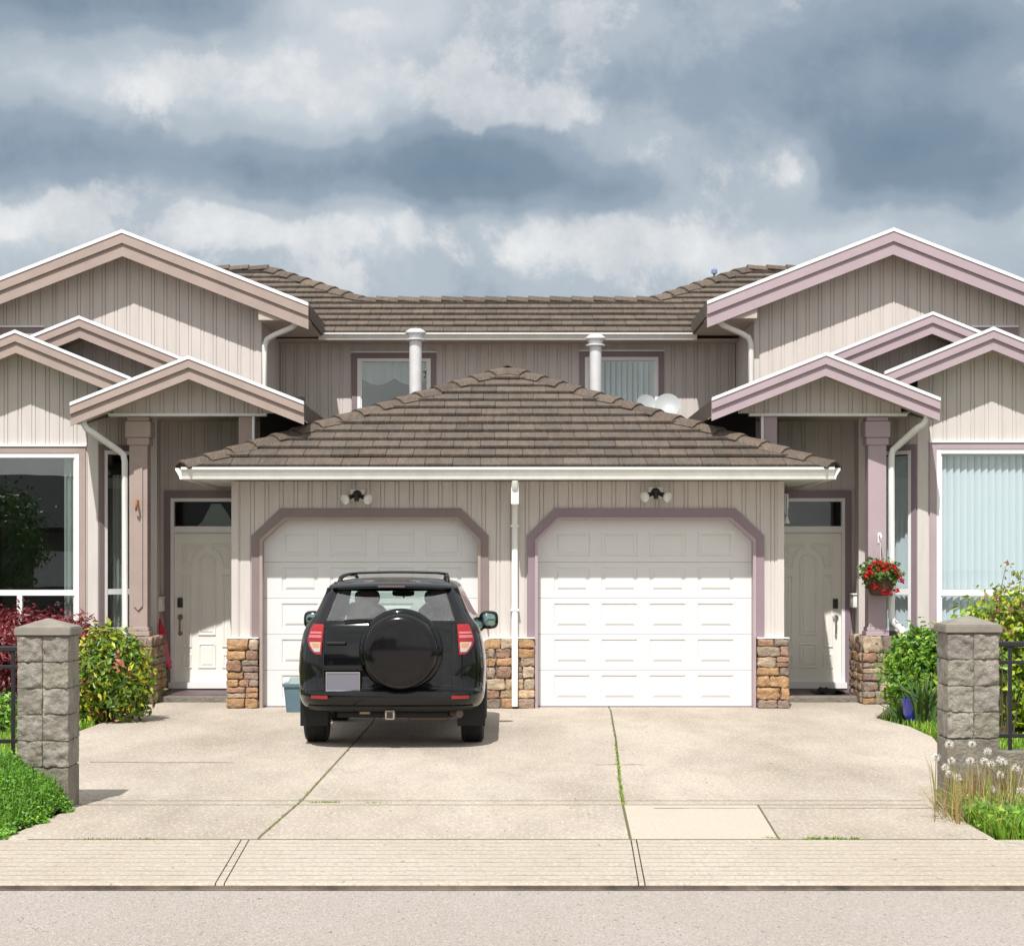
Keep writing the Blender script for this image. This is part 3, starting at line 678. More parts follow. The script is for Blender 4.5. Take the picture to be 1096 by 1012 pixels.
def swap(s, a, b): return tuple(sorted((s * a, s * b)))
for s in (-1, 1):
    T = 'trimL' if s < 0 else 'trimR'; DT = 'doortrimL' if s < 0 else 'doortrim'
    side = 'left' if s < 0 else 'right'
    # upper gable
    UD = 27.55; UW = 27.97
    uax = s * 5.415; uaz = SZ(245.8 if s < 0 else 243.9, UD)
    xi, xo = s * 2.80, s * 8.05; uw0, uw1 = 3.51, 8.0
    ends = sorted((xi, xo))
    gable('gable_roof', uax, uaz, ends[0], ends[1], .392, UD, 33.0, T, bigB, UW, wx=None, phase=.02)
    o2 = .048 * .6 + .20
    wz = SZ(350, UW); wlo = wz - .95; wa, wb = 6.62, 7.27
    um = MB()
    def utop(q): return uaz - o2 - abs(s * q - uax) * .392
    def usid(a, b, z0, z1f):
        xs = sorted((s * a, s * b)); ks = [xs[0]] + ([uax] if xs[0] < uax < xs[1] else []) + [xs[1]]
        zt = [(x, (uaz - o2 - abs(x - uax) * .392)) for x in ks] if z1f is None else z1f
        siding(um, (0, UW), (1, 0), (0, -1), xs[0], xs[1], z0, zt, phase=.02)
    usid(uw0 + .07, wa, 2.8, None); usid(wa, wb, 2.8, wlo); usid(wa, wb, wz, None); usid(wb, uw1, 2.8, None)
    um.box(*swap(s, uw0, uw0 + .075), UW - .012, UW + .03, 2.8, utop(uw0) + .02)
    siding(um, (s * uw0, UW + .03), (0, 1), (-s, 0), 0, CW - UW - .03, 2.8, 5.3, phase=.02)
    hb(um, 'upper_wall', M['siding'])
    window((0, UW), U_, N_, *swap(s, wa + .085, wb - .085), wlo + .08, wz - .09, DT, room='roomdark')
    # eave side: fascia + gutter + soffit between upper gable end and main eave
    ez = uaz - abs(xi - uax) * .392
    fb = MB(); fb.box(*swap(s, 2.785, 2.815), UD + .06, CE + .05, ez - .215, ez - .02); hb(fb, 'fascia', M['tileplain'])
    sf = MB(); sf.box(*swap(s, 2.817, 3.508), UD + .052, CW, ez - .235, ez - .22)
    sf.prism([(s * 2.83, ez - .2195), (s * 3.508, ez - .2195), (s * 3.508, ez + .03)], UD + .052, UD + .07); recalc(hb(sf, 'soffit', M['soffit']))
    # downspout from that corner
    dn = MB(); x_ = s * 3.43; zt_ = ez - .10
    dn.tube([(s * 2.97, UD + .16, ez - .19), (s * 2.99, UD + .17, ez - .27), (s * 3.05, UD + .2, ez - .32), (s * 3.32, UD + .3, ez - .42), (s * 3.42, UD + .35, ez - .47), (s * 3.46, UD + .36, ez - .56), (s * 3.46, UD + .36, 3.3)], .037, 12, sq=.6)
    hb(dn, 'downspout', M['gutter'], smooth=50)
    # middle gable
    MD = 25.6; MWd = 26.12; mz = SZ(338 if s < 0 else 333.6, MD); mx = s * (5.59 if s < 0 else 5.54)
    gable('gable_roof', mx, mz, mx - 1.45, mx + 1.45, .405, MD, 28.2, T, smB, MWd, zbot=3.2, wx=(mx - 1.3, mx + 1.3), phase=.1)
    # bay gable
    FD = 24.48; FW = 24.9
    fa = 6.143 if s < 0 else 6.055; fz = SZ(353 if s < 0 else 349.8, FD); fx = s * fa
    gable('gable_roof', fx, fz, *sorted((s * 4.70, s * (2 * fa - 4.70))), .408, FD, 27.9, T, smB, FW, wx=None)
    # bay front wall with the big window
    o2f = .04 * .6 + .20
    WZ0, WZ1 = SZ(672, FW), SZ(485 if s < 0 else 480.8, FW); WA, WBo = 5.44, 6.95; RAIL = SZ(634, FW)
    bw = MB()
    def bsid(a, b, z0, zt):
        xs = sorted((s * a, s * b))
        if zt is None:
            ks = [xs[0]] + ([fx] if xs[0] < fx < xs[1] else []) + [xs[1]]
            zt = [(x, fz - o2f - abs(x - fx) * .408) for x in ks]
        siding(bw, (0, FW), (1, 0), (0, -1), xs[0], xs[1], z0, zt, phase=.06 * s)
    bsid(5.325, WA, .3, None); bsid(WA, WBo, .3, WZ0); bsid(WA, WBo, WZ1, None); bsid(WBo, 7.6, .3, None)
    bw.box(*swap(s, 5.20, 5.328), FW - .014, FW + .03, .3, fz - o2f - abs(5.2 - fa) * .408)
    # angled side of the bay
    A0 = Vector((s * 5.2, FW)); A1 = Vector((s * 4.66, FW + .54)); AL = (A1 - A0).length; au = (A1 - A0) / AL
    an = Vector((-s * .7071, -.7071))
    NZ0, NZ1 = SZ(675, 25.1), SZ(482.5, 25.1); na, nb = .085, .60
    for a, b, z0, z1 in ((0, na, .3, 4.0), (na, nb, .3, NZ0), (na, nb, NZ1, 4.0), (nb, AL, .3, 4.0)):
        siding(bw, A0, au, an, a, b, z0, z1, phase=.3)
    bw.box(*swap(s, 4.55, 4.662), 25.438, 25.47, .3, 3.70)               # wall end beside the porch
    siding(bw, (s * 4.55, 25.47), Vector((s * .06, .58)).normalized(), Vector((-s, 0)), 0, .585, .07, 3.70)
    hb(bw, 'bay_wall', M['siding'])
    ctr = s * 6.195
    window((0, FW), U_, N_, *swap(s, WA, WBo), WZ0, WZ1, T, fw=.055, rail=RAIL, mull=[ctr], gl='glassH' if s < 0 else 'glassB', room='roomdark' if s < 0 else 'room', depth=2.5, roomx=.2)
    window(A0, au, an, na, nb, NZ0, NZ1, DT, fw=.045, tw=.075, rail=RAIL + .01, gl='glassH' if s < 0 else 'glassB', room=None, drip=False)
    # room of the narrow light: a blind close behind
    if s > 0:
        blinds('vertical_blind', 'white vertical blind filling the big window of the right unit', (0, FW), U_, N_, WA + .06, WBo - .06, WZ0 + .02, WZ1 - .07, dep=.13, pitch=.088, ang=28)
        blinds('vertical_blind', 'narrow pale blind in the slim window beside the flower basket', A0, au, an, na + .03, nb - .03, NZ0 + .02, NZ1 - .10, dep=.12, pitch=.07, ang=30)
    else:
        def drape(name, label, o, u, n, a0, a1, z0, z1, dep, waves):
            mb = MB(); N = 60; vs = []
            for z in (z0, z1):
                for k in range(N + 1):
                    q = lerp(a0, a1, k / N); d = -dep + .022 * math.sin(k / N * waves * 2 * math.pi) * (1.25 if z == z0 else .8)
                    vs.append((o[0] + u[0] * q + n[0] * d, o[1] + u[1] * q + n[1] * d, z))
            mb.add(vs, [(k, k + 1, N + 2 + k, N + 1 + k) for k in range(N)])
            return tag(mb.build(name, M['curtain'], smooth=True), label, 'curtain')
        drape('curtain', 'white sheer curtain drawn to the edge of the dark picture window', (0, FW), U_, N_, -5.66, -5.47, WZ0, WZ1 - .02, .14, 3)
        drape('curtain', 'cream curtain gathered inside the slim window beside the left porch column', A0, au, an, nb - .30, nb - .04, NZ0, NZ1 - .3, .12, 4)
    # closed back behind the narrow light
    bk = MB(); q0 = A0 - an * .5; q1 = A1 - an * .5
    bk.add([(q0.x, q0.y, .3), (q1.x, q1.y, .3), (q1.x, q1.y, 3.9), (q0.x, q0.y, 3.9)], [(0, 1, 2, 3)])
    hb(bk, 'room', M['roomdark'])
    # porch gable
    PD = 24.1; PW = 24.58
    pa = 3.921 if s < 0 else 3.906; pz = SZ(380.7 if s < 0 else 377.2, PD)
    pxo, pxi = s * (5.375 if s < 0 else 5.31), s * 2.505
    PB = 3.635
    gable('gable_roof', s * pa, pz, *sorted((pxo, pxi)), .395, PD, 28.0, T, smB, PW, zbot=PB, wx=swap(s, pa - 1.02, pa + 1.02), phase=.04)
    bt = MB(); bt.box(*swap(s, 3.02, 5.0), PW - .03, PW + .10, PB - .035, PB - .001); hb(bt, 'beam_trim', M['gutter'])
    ce_ = MB(); ce_.box(*swap(s, 3.2, 5.05), PW + .06, 26.04, PB + .002, PB + .03); hb(ce_, 'porch_ceiling', M['soffit'])
    # short inner post standing on the garage roof, and dark panels painted as the deep shade behind it
    po = MB(); po.bbox(*swap(s, 3.215, 3.375), PW + .02, PW + .17, 3.0, PB - .036, .006); p_ = hb(po, 'porch_post', M[T])
    MB().box(*swap(s, 3.178, 3.213), PW + .03, PW + .16, 3.05, PB - .036).build('edge_strip', M['flash'], p_)
    ck = MB(); ck.box(*swap(s, 2.62, 3.19), 25.3, 25.34, 2.9, 3.9); ck.box(*swap(s, 3.16, 3.20), 25.34, 27.9, 2.9, 3.9); hb(ck, 'porch_shade_panel', M['dark'])
    # door wall
    DW = 26.05; da, db = 3.52, 4.475; DZ0, DZ1 = SZ(729.5, DW), SZ(570, DW); TZ0, TZ1 = SZ(564, DW), SZ(537, DW); FT = TZ1 + .05
    dw = MB()
    xs = sorted((s * db, s * 4.62)); siding(dw, (0, DW), U_, N_, *xs, .05, 3.64, phase=.02)
    xs = sorted((s * 3.2, s * da)); siding(dw, (0, DW), U_, N_, *xs, .05, 3.64, phase=.02)
    xs = sorted((s * da, s * db)); siding(dw, (0, DW), U_, N_, *xs, FT, 3.64, phase=.02)
    hb(dw, 'porch_wall', M['siding'])
    t_ = MB()
    t_.box(*swap(s, db + .002, db + .085), DW - .03, DW + .0, .08, FT + .10); t_.box(*swap(s, da - .085, da - .002), DW - .03, DW, .08, FT + .10); t_.box(*swap(s, da - .001, db + .001), DW - .03, DW, FT + .002, FT + .10)
    hb(t_, 'door_trim', M[DT])
    fr = MB()
    fr.box(*swap(s, db - .045, db), DW - .02, DW + .09, .13, FT); fr.box(*swap(s, da, da + .045), DW - .02, DW + .09, .13, FT)
    fr.box(*swap(s, da + .046, db - .046), DW - .02, DW + .09, FT - .045, FT); fr.box(*swap(s, da + .046, db - .046), DW - .018, DW + .09, DZ1 + .004, TZ0 + .012)
    fr.box(*swap(s, da - .02, db + .02), DW - .06, DW + .09, .10, DZ0 - .004)
    fo = hb(fr, 'door_frame', M['vinyl'])
    tp = MB(); tp.box(*swap(s, da + .04, db - .04), DW + .028, DW + .034, TZ0, TZ1 + .01); tw_ = hb(tp, 'transom_pane', M['glassD'])
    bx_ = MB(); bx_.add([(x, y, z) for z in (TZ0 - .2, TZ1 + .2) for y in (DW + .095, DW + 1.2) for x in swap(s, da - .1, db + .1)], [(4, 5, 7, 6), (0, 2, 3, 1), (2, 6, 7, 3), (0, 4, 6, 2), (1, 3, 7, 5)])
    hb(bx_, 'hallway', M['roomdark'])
    # door slab with raised arched panels
    dx0, dx1 = swap(s, da + .046, db - .046); dy = DW + .035
    dd = MB(); dd.box(dx0, dx1, dy, dy + .045, DZ0, DZ1)
    W = dx1 - dx0; cx = (dx0 + dx1) / 2; Hh = DZ1 - DZ0
    def mould(outline):
        n = len(outline); c = Vector((sum(p[0] for p in outline) / n, sum(p[1] for p in outline) / n))
        rings = []
        for (ins, dep) in ((-.0, .0), (.008, -.013), (.024, -.013), (.036, -.002), (.058, -.010)):
            ring = []
            for k in range(n):
                p = Vector(outline[k]); a = Vector(outline[k - 1]); b = Vector(outline[(k + 1) % n])
                e1 = (p - a).normalized(); e2 = (b - p).normalized(); m1 = Vector((-e1.y, e1.x)); m2 = Vector((-e2.y, e2.x))
                mm_ = m1 + m2; m = mm_.normalized() / max(.5, mm_.length / 2)
                q = p + m * ins; ring.append((q.x, dy + dep, q.y))
            rings += ring
        fs = [(r_ * n + k, r_ * n + (k + 1) % n, (r_ + 1) * n + (k + 1) % n, (r_ + 1) * n + k) for r_ in range(4) for k in range(n)] + [tuple(range(4 * n, 5 * n))]
        dd.add(rings, fs)
    def rectp(a, b, c, d): return [(a, c), (b, c), (b, d), (a, d)]
    z_ = lambda f: DZ0 + f * Hh
    X = lambda f: dx0 + f * W
    mould(rectp(X(.36), X(.64), z_(.09), z_(.26))); mould(rectp(X(.12), X(.27), z_(.09), z_(.19))); mould(rectp(X(.73), X(.88), z_(.09), z_(.19)))
    mould(rectp(X(.12), X(.27), z_(.23), z_(.72))); mould(rectp(X(.73), X(.88), z_(.23), z_(.72)))
    arch = [(X(.36), z_(.31)), (X(.64), z_(.31))] + [(cx + .14 * W * math.cos(w), z_(.80) + .14 * W * math.sin(w)) for w in [math.pi * k / 10 for k in range(11)]]
    mould(arch)
    for m_ in (1, -1):
        rr_ = .215 * W
        pts = [(cx + m_ * .05 * W, z_(.93)), (cx + m_ * .05 * W, z_(.80) + math.sqrt(rr_ ** 2 - (.05 * W) ** 2))] + [(cx + m_ * rr_ * math.cos(w), z_(.80) + rr_ * math.sin(w)) for w in (1.15, .95, .75, .5, .25)] + [(cx + m_ * .235 * W, z_(.765)), (cx + m_ * .38 * W, z_(.765)), (cx + m_ * .38 * W, z_(.93))]
        if m_ > 0: pts = pts[::1]
        ar = sum(pts[k][0] * pts[(k + 1) % len(pts)][1] - pts[(k + 1) % len(pts)][0] * pts[k][1] for k in range(len(pts)))
        if ar < 0: pts = pts[::-1]
        mould(pts)
    do = hb(dd, 'entry_door', M['door'])
    MB().lathe([(.011, -.006), (.011, .0), (.006, .002)], (cx, dy - .003, z_(.735)), 'y', 10).build('peephole', M['darkbronze'], do)
    lx = dx0 + .075 if s < 0 else dx1 - .075
    hm = MB()
    if s < 0:
        lk = MB(); lk.bbox(lx - .034, lx + .034, dy - .03, dy - .001, z_(.50), z_(.565), .008); lk.build('lock', M['darkbronze'], do, 60)
        hm.lathe([(.036, 0), (.034, -.012), (.02, -.03), (.026, -.05), (.018, -.062)], (lx, dy - .001, z_(.435)), 'y', 16)
        hm.tube([(lx, dy - .04, z_(.42)), (lx, dy - .055, z_(.38)), (lx, dy - .05, z_(.34)), (lx, dy - .015, z_(.325))], .012, 10)
        hm.lathe([(.03, 0), (.02, -.02), (.012, -.022)], (lx, dy - .001, z_(.325)), 'y', 14)
        hm.build('handle', M['brass'], do, 60)
    else:
        lk = MB(); lk.bbox(lx - .032, lx + .032, dy - .03, dy - .001, z_(.492), z_(.558), .008); lk.build('lock', M['darkbronze'], do, 60)
        hm.lathe([(.045, 0), (.042, -.012), (.02, -.018)], (lx, dy - .001, z_(.43)), 'y', 18)
        hm.tube([(lx, dy - .02, z_(.43)), (lx, dy - .06, z_(.42)), (lx, dy - .062, z_(.37)), (lx, dy - .05, z_(.33)), (lx, dy - .012, z_(.315))], [.014, .017, .013, .012, .011], 10)
        hm.build('handle', M['chrome'], do, 60)
    # porch floor and step
    pf = MB(); pf.bbox(*swap(s, 3.38, 4.70), 24.86, 26.14, -.02, .072, .012); ps = hb(pf, 'porch_step', M['darkconc'])
    MB().box(*swap(s, 3.40, 4.54), 24.98, 26.0, .0725, .078).build('floor_paint', M['floor'], ps)
    # stone pier and column
    st = MB(); xa, xb = swap(s, 4.43, 4.83)
    stones(st, xa, xb, 0, .845, 24.47, .14, 21 + s, -s, .95)
    so = hb(st, 'stone_pier', M['stone'], smooth=50)
    mm = MB(); mm.box(xa + .014, xb - .014, 24.51, 25.43, 0, .835); mm.build('mortar_bed', M['mortar'], so)
    w2_ = MB(); stones(w2_, *swap(s, 4.84, 5.3), 0, .80, 24.98, .12, 51 + s); hb(w2_, 'stone_pier', M['stone'], smooth=50)
    MB().box(*swap(s, 4.85, 7.6), 25.02, 25.10, 0, .79).build('mortar_bed', M['mortar'], so)
    co = MB(); c0, c1 = swap(s, 4.525, 4.755); yc0, yc1 = 24.64, 24.87
    co.bbox(c0, c1, yc0, yc1, .93, PB - .036, .008)
    colo = hb(co, 'column', M[T])
    cb = MB(); cb.bbox(c0 - .03, c1 + .03, yc0 - .03, yc1 + .03, .846, .905, .008); cb.bbox(c0 - .016, c1 + .016, yc0 - .016, yc1 + .016, .9055, .955, .008); cb.build('column_base', M[T], colo)
    cc = MB(); zc = lambda py: SZ(py, 24.65)
    cc.bbox(c0 - .024, c1 + .024, yc0 - .024, yc1 + .024, zc(476), zc(468.4), .006); cc.bbox(c0 - .042, c1 + .042, yc0 - .042, yc1 + .042, zc(468), zc(451), .008); cc.bbox(c0 - .02, c1 + .02, yc0 - .02, yc1 + .02, zc(450.6), zc(446), .006)
    cc.build('capital', M[T], colo)
    if s < 0:
        am = MB(); mxx = (c0 + c1) / 2
        am.prism([(mxx - .055, zc(500)), (mxx + .055, zc(500)), (mxx + .055, zc(648)), (mxx, zc(653)), (mxx - .055, zc(648))], yc0 - .022, yc0 - .0005); am.build('applied_board', M[T], colo)
    # porch downspout
    ey = PD + .12; xo_ = pxo - s * .14; zg = pz - abs(pxo - s * pa) * .395 - .24
    cxp = s * (4.825 if s > 0 else 4.815)
    pts = [(xo_, ey, zg + .1), (xo_, ey, zg - .01), (xo_ - s * .03, ey + .02, zg - .07), (xo_ - s * .10, ey + .06, zg - .12), (cxp + s * .07, 24.62, zg - .32), (cxp + s * .015, 24.66, zg - .37), (cxp, 24.67, zg - .46)]
    zb1 = SZ(660, 24.67)
    if s > 0: pts += [(cxp, 24.67, zb1), (cxp + .02, 24.64, zb1 - .06), (cxp + .09, 24.5, zb1 - .15), (cxp + .105, 24.46, zb1 - .22), (cxp + .105, 24.45, .1)]
    else: pts += [(cxp, 24.67, .86)]
    dn = MB(); dn.tube(pts, .036, 12, sq=.55); hb(dn, 'downspout', M['gutter'], smooth=50)
    # porch gutter (outer eave)
    gz = pz - abs(pxo - s * pa) * .395
    a_, b_ = (pxo, PD + .07, gz - .15), (pxo, 26.5, gz - .15)
    if s > 0: gutter_run('gutter', (pxo - .1, PD + .07, gz - .16), (pxo - .1, 25.0, gz - .16), h=.09, w=.09)
    else: gutter_run('gutter', (pxo + .1, 25.0, gz - .16), (pxo + .1, PD + .07, gz - .16), h=.09, w=.09)
# centre downspout on the garage
dn = MB(); xd = SX(551, 23.75)
dn.tube([(xd, GE + .0, 2.75), (xd, GE + .02, 2.66), (xd, GE + .10, 2.58), (xd, GW - .12, 2.48), (xd, GW - .06, 2.42), (xd, GW - .055, 2.33), (xd, GW - .055, .92), (xd, GW - .09, .86), (xd, GW - .15, .82), (xd, GW - .15, .03)], .038, 12, sq=.55)
d0 = hb(dn, 'downspout', M['gutter'], smooth=50)
MB().bbox(xd - .047, xd + .047, GE + .015, GE + .11, 2.46, 2.72, .01).build('outlet_box', M['gutter'], d0)
for zq in (1.18, 2.20): MB().box(xd - .052, xd + .052, GW - .10, GW - .013, zq, zq + .025).build('pipe_strap', M['gutter'], d0)
# flue pipes through the garage roof
for (px0, px1, yt, d) in ((438, 451.5, 351, 27.4), (631, 644, 357, 27.4)):
    x = SX((px0 + px1) / 2, d); r_ = (px1 - px0) / 2 * d / F; zt = SZ(yt, d)
    f = MB(); f.lathe([(r_, 0), (r_, zt - 3.4 - .17)], (x, d, 3.4), 'z', 20); fo = hb(f, 'flue_pipe', M['flue'], smooth=40)
    c = MB(); c.lathe([(r_ * 1.05, 0), (r_ * 1.6, .005), (r_ * 1.6, .02), (r_ * 1.15, .03), (r_ * 1.15, .06), (r_ * 1.3, .065), (r_ * 1.3, .095), (r_ * 1.7, .10), (r_ * 1.7, .118), (r_ * 1.0, .16), (.01, .172)], (x, d, zt - .175), 'z', 24)
    c.build('flue_cap', M['flue'], fo, 35)
# roof vent stub on the right ridge
d = CE + 3.0; x = SX(764.5, d)
o = MB().lathe([(.02, 0), (.02, .12), (.05, .13), (.05, .19), (.02, .22)], (x, d, SZ(301, d)), 'z', 12).build('roof_finial', M['bluecap'], H, 40)

dT = 26.05 + .10; tm_ = MB(); pts = [(211, 563), (217, 557), (222, 548), (226, 539), (236, 539), (243, 548), (248, 558), (252, 563)]  # white peaked sheet just inside the transom glass
vs = []
for k in range(len(pts)):
    vs += [(SX(pts[k][0], dT), dT + .015 * math.sin(k * 2.1), SZ(565, dT)), (SX(pts[k][0], dT), dT + .015 * math.sin(k * 2.1 + .5), SZ(pts[k][1], dT))]
tm_.add(vs, [(2 * k, 2 * k + 2, 2 * k + 3, 2 * k + 1) for k in range(len(pts) - 1)])
tag(tm_.build('curtain', M['curtain'], smooth=True), 'small white peaked sheet in the transom above the left front door', 'curtain')
# ------------------------------------------------------------------ fixtures on the house
def flood(px, py, label):
    d = GW - .02; x, z = SX(px, d), SZ(py, d)
    t = thing('flood_light', label, 'lamp', (x, d, z), 'twin floodlights over the garage doors')
    m = MB(); m.bbox(x - .085, x + .085, d - .012, d + .012, z - .055, z + .085, .004); m.build('back_plate', M['vinyl'], t)
    a = MB(); a.lathe([(.055, .0), (.055, -.03), (.04, -.045), (.02, -.05)], (x, d - .013, z + .02), 'y', 18)
    a.tube([(x, d - .05, z + .02), (x, d - .11, z + .0), (x, d - .12, z - .06)], .03, 10); a.build('base', M['darkbronze'], t, 50)
    for s in (-1, 1):
        dr = Vector((s * .75, -.55, -.34)).normalized(); p = Vector((x + s * .03, d - .06, z + .01))
        h = MB(); h.tube([p, p + dr * .05, p + dr * .10], [.022, .028, .034], 12); h.build('lamp_holder', M['darkbronze'], t, 50)
        b = MB(); b.tube([p + dr * .10, p + dr * .125, p + dr * .155, p + dr * .175, p + dr * .18], [.040, .060, .066, .056, .026], 16); b.build('bulb', M['bulb'], t, 60)
flood(382.5, 531, 'twin-bulb floodlight on the wall above the parked car')
flood(701.5, 528.5, 'twin-bulb floodlight above the garage door that has no car')
def dish(px, py, d, r, label, az):
    x, z = SX(px, d), SZ(py, d)
    t = thing('satellite_dish', label, 'satellite dish', (x, d, z - .5), 'satellite dishes behind the garage roof')
    m = MB(); n = 28; vs = []; fs = []; rings = 7
    R_ = Matrix.Rotation(az, 3, 'Z') @ Matrix.Rotation(rad(-22), 3, 'X')
    for side_ in (0, .012):
        for i in range(1, rings + 1):
            rr = r * i / rings
            for k in range(n):
                w = 2 * math.pi * k / n; v = R_ @ Vector((rr * math.cos(w), .22 * (1 - (i / rings) ** 2) * r + side_ - .1 * r, rr * math.sin(w) * 1.05)); vs.append(Vector((x, d, z)) + v)
    for q in (0, 1):
        b = q * rings * n
        for i in range(rings - 1):
            for k in range(n): fs.append((b + i * n + k, b + i * n + (k + 1) % n, b + (i + 1) * n + (k + 1) % n, b + (i + 1) * n + k))
        fs.append(tuple(range(b, b + n)))
    e_ = (rings - 1) * n
    for k in range(n): fs.append((e_ + k, e_ + (k + 1) % n, rings * n + e_ + (k + 1) % n, rings * n + e_ + k))
    m.add(vs, fs); recalc(m.build('reflector', M['dish'], t, 40))
    a = MB(); a.tube([(x, d + .06, z), (x, d + .12, z - .15), (x, d + .14, z - .75)], .022, 10); a.build('mast', M['flue'], t, 50)
dish(692.5, 434, 28.6, .165, 'farther of the two pale satellite dishes, beside the upper window', rad(20))
dish(714.5, 434.5, 28.3, .185, 'larger pale satellite dish nearest the right porch gable', rad(-4))
def mailbox(px0, px1, py0, py1, d, label, s):
    x0, x1 = sorted((SX(px0, d), SX(px1, d))); z0, z1 = SZ(py1, d), SZ(py0, d)
    t = thing('mailbox', label, 'mailbox', ((x0 + x1) / 2, d, z0))
    MB().bbox(x0, x1, d - .14, d + .14, z0, z1, .012).build('body', M['white'], t, 60)
    MB().bbox(x0 - .008, x1 + .008, d - .155, d + .15, z1 + .001, z1 + .022, .008).build('lid', M['white'], t, 60)
mailbox(165.8, 174.6, 640, 654, 25.85, 'small white mailbox above the pink cloth by the left door', -1)
mailbox(911.2, 919.6, 636.5, 650, 25.85, 'small white mailbox behind the red flower basket', 1)
# chime under the right eave
d = 24.9; x = SX(841.5, d); zt = 2.755
t = thing('wind_chime', 'white wind chime hanging under the eave beside the right door', 'wind chime', (x, d, zt))
m = MB(); m.tube([(x, d, zt), (x, d, zt - .12)], .004, 6); m.build('cord', M['black'], t)
m = MB()
for k in range(6):
    w = k * 1.047; m.tube([(x + .022 * math.cos(w), d + .022 * math.sin(w), zt - .13), (x + .022 * math.cos(w), d + .022 * math.sin(w), zt - .30 - .02 * k)], .007, 8)
m.build('tube', M['chrome'], t, 50)
m = MB(); m.lathe([(.028, 0), (.03, .008), (.01, .015)], (x, d, zt - .13), 'z', 14); m.build('top_disc', M['white'], t, 50)
m = MB(); m.lathe([(.008, .09), (.022, .07), (.042, 0), (.036, -.004)], (x + .005, d, zt - .49), 'z', 16); m.tube([(x, d, zt - .13), (x + .005, d, zt - .41)], .003, 6); m.build('clapper', M['white'], t, 50)
# hooks
d = 24.64; x, z = SX(147.8, d), SZ(541, d)
m = MB(); m.bbox(x - .03, x + .03, d - .02, d - .001, z - .06, z + .09, .008); m.tube([(x, d - .01, z + .06), (x, d - .09, z + .07), (x + .01, d - .13, z + .03), (x, d - .12, z - .03), (x - .01, d - .08, z - .06)], .014, 8)
tag(m.build('plant_hook', M['rust'], smooth=50), 'rusty orange plant hook on the left porch column', 'hook')
d = 24.64; x, z = SX(941.0, d), SZ(576, d)
m = MB(); m.tube([(x, d, z + .02), (x, d - .10, z + .05), (x, d - .155, z + .01), (x, d - .14, z - .02)], .010, 8); m.bbox(x - .02, x + .02, d - .012, d - .001, z - .06, z + .07, .004)
tag(m.build('plant_hook', M['white'], smooth=50), 'white plant hook on the mauve column holding the flower basket', 'hook')
# leaf tools ---------------------------------------------------------------
def leaf(mb, p, nrm, size, tint, asp=.5, rr=R, fold=.25, curve=.0):
    nrm = Vector(nrm).normalized(); a = nrm.cross(Vector((rr.uniform(-1, 1), rr.uniform(-1, 1), rr.uniform(-1, 1))))
    if a.length < 1e-4: a = Vector((1, 0, 0))
    a.normalize(); b = nrm.cross(a).normalized(); w = size * asp * .5
    p = Vector(p)
    mb.add([p, p + a * size * .35 + b * w + nrm * fold * w, p + a * size - nrm * curve * size, p + a * size * .35 - b * w + nrm * fold * w, p + a * size * .45], [(0, 4, 1), (1, 4, 2), (0, 3, 4), (3, 2, 4)], tint)
def jitter(c, rr, a=.25):
    g_ = rr.uniform(1 - a, 1 + a); return (max(0, c[0] * g_ * rr.uniform(.9, 1.1)), max(0, c[1] * g_), max(0, c[2] * g_ * rr.uniform(.85, 1.15)))
def foliage(center, radii, nclump, per, size, cols, seed, asp=.5, flat=0., clump=.16, upbias=.3, hang=0):
    rr = random.Random(seed); mb = MB(); c = Vector(center)
    for i in range(nclump):
        z = rr.uniform(-.85, 1); w = rr.uniform(0, 2 * math.pi); q = math.sqrt(max(0, 1 - z * z)); rad_ = rr.uniform(.55, 1.0) ** .6
        k = Vector((q * math.cos(w), q * math.sin(w), z)) * rad_
        if rr.random() < .12: k *= 1.12
        cc = c + Vector((k.x * radii[0], k.y * radii[1], k.z * radii[2])); base = rr.choices([x[0] for x in cols], [x[1] for x in cols])[0]
        for j in range(per):
            dv = Vector((rr.gauss(0, 1), rr.gauss(0, 1), rr.gauss(0, 1) * (1 - flat))) * clump
            n_ = (k * .9 + Vector((rr.gauss(0, .6), rr.gauss(0, .6), rr.gauss(0, .5) + upbias)))
            leaf(mb, cc + dv, n_, size * rr.uniform(.6, 1.25), jitter(base if rr.random() < .75 else rr.choices([x[0] for x in cols], [x[1] for x in cols])[0], rr), asp, rr, curve=hang)
    return mb
def stems(center, base, n, rr, r=.015, spread=.5, radii=(1, 1, 1)):
    mb = MB()
    for i in range(n):
        w = rr.uniform(0, 6.28); q = rr.uniform(.2, .75)
        e_ = Vector(center) + Vector((math.cos(w) * radii[0] * q, math.sin(w) * radii[1] * q, radii[2] * rr.uniform(.1, .7)))
        b = Vector(base) + Vector((rr.uniform(-.06, .06), rr.uniform(-.06, .06), 0)); m_ = b.lerp(e_, .5) + Vector((rr.uniform(-.08, .08), rr.uniform(-.08, .08), .05))
        mb.tube([b, m_, e_], [r, r * .7, r * .3], 6)
    return mb
def bush(name, label, cat, base, radii, nclump, per, size, cols, seed, **kw):
    t = thing(name, label, cat, base); c = (base[0], base[1], base[2] + radii[2] * kw.pop('lift', .95))
    stems(c, base, 9, random.Random(seed), radii=radii).build('stem', M['bark'], t)
    foliage(c, radii, nclump, per, size, cols, seed, **kw).build('foliage', M['leaf'], t)
    return t
G1 = (.16, .27, .025); G2 = (.07, .15, .02); YG = (.42, .46, .04); YY = (.50, .46, .06); RD = (.30, .075, .05); PK = (.42, .16, .12)
bush('bush', 'rounded green and yellow bush with reddish new leaves beside the left pillar', 'bush', (SX(119, 21.9), 21.9, -.02), (.39, .40, .52), 250, 24, .092, [(G2, 4), (G1, 4), (YG, 3.2), (YY, .9), (RD, 1.0), (PK, .3)], 101, asp=.44, clump=.07)
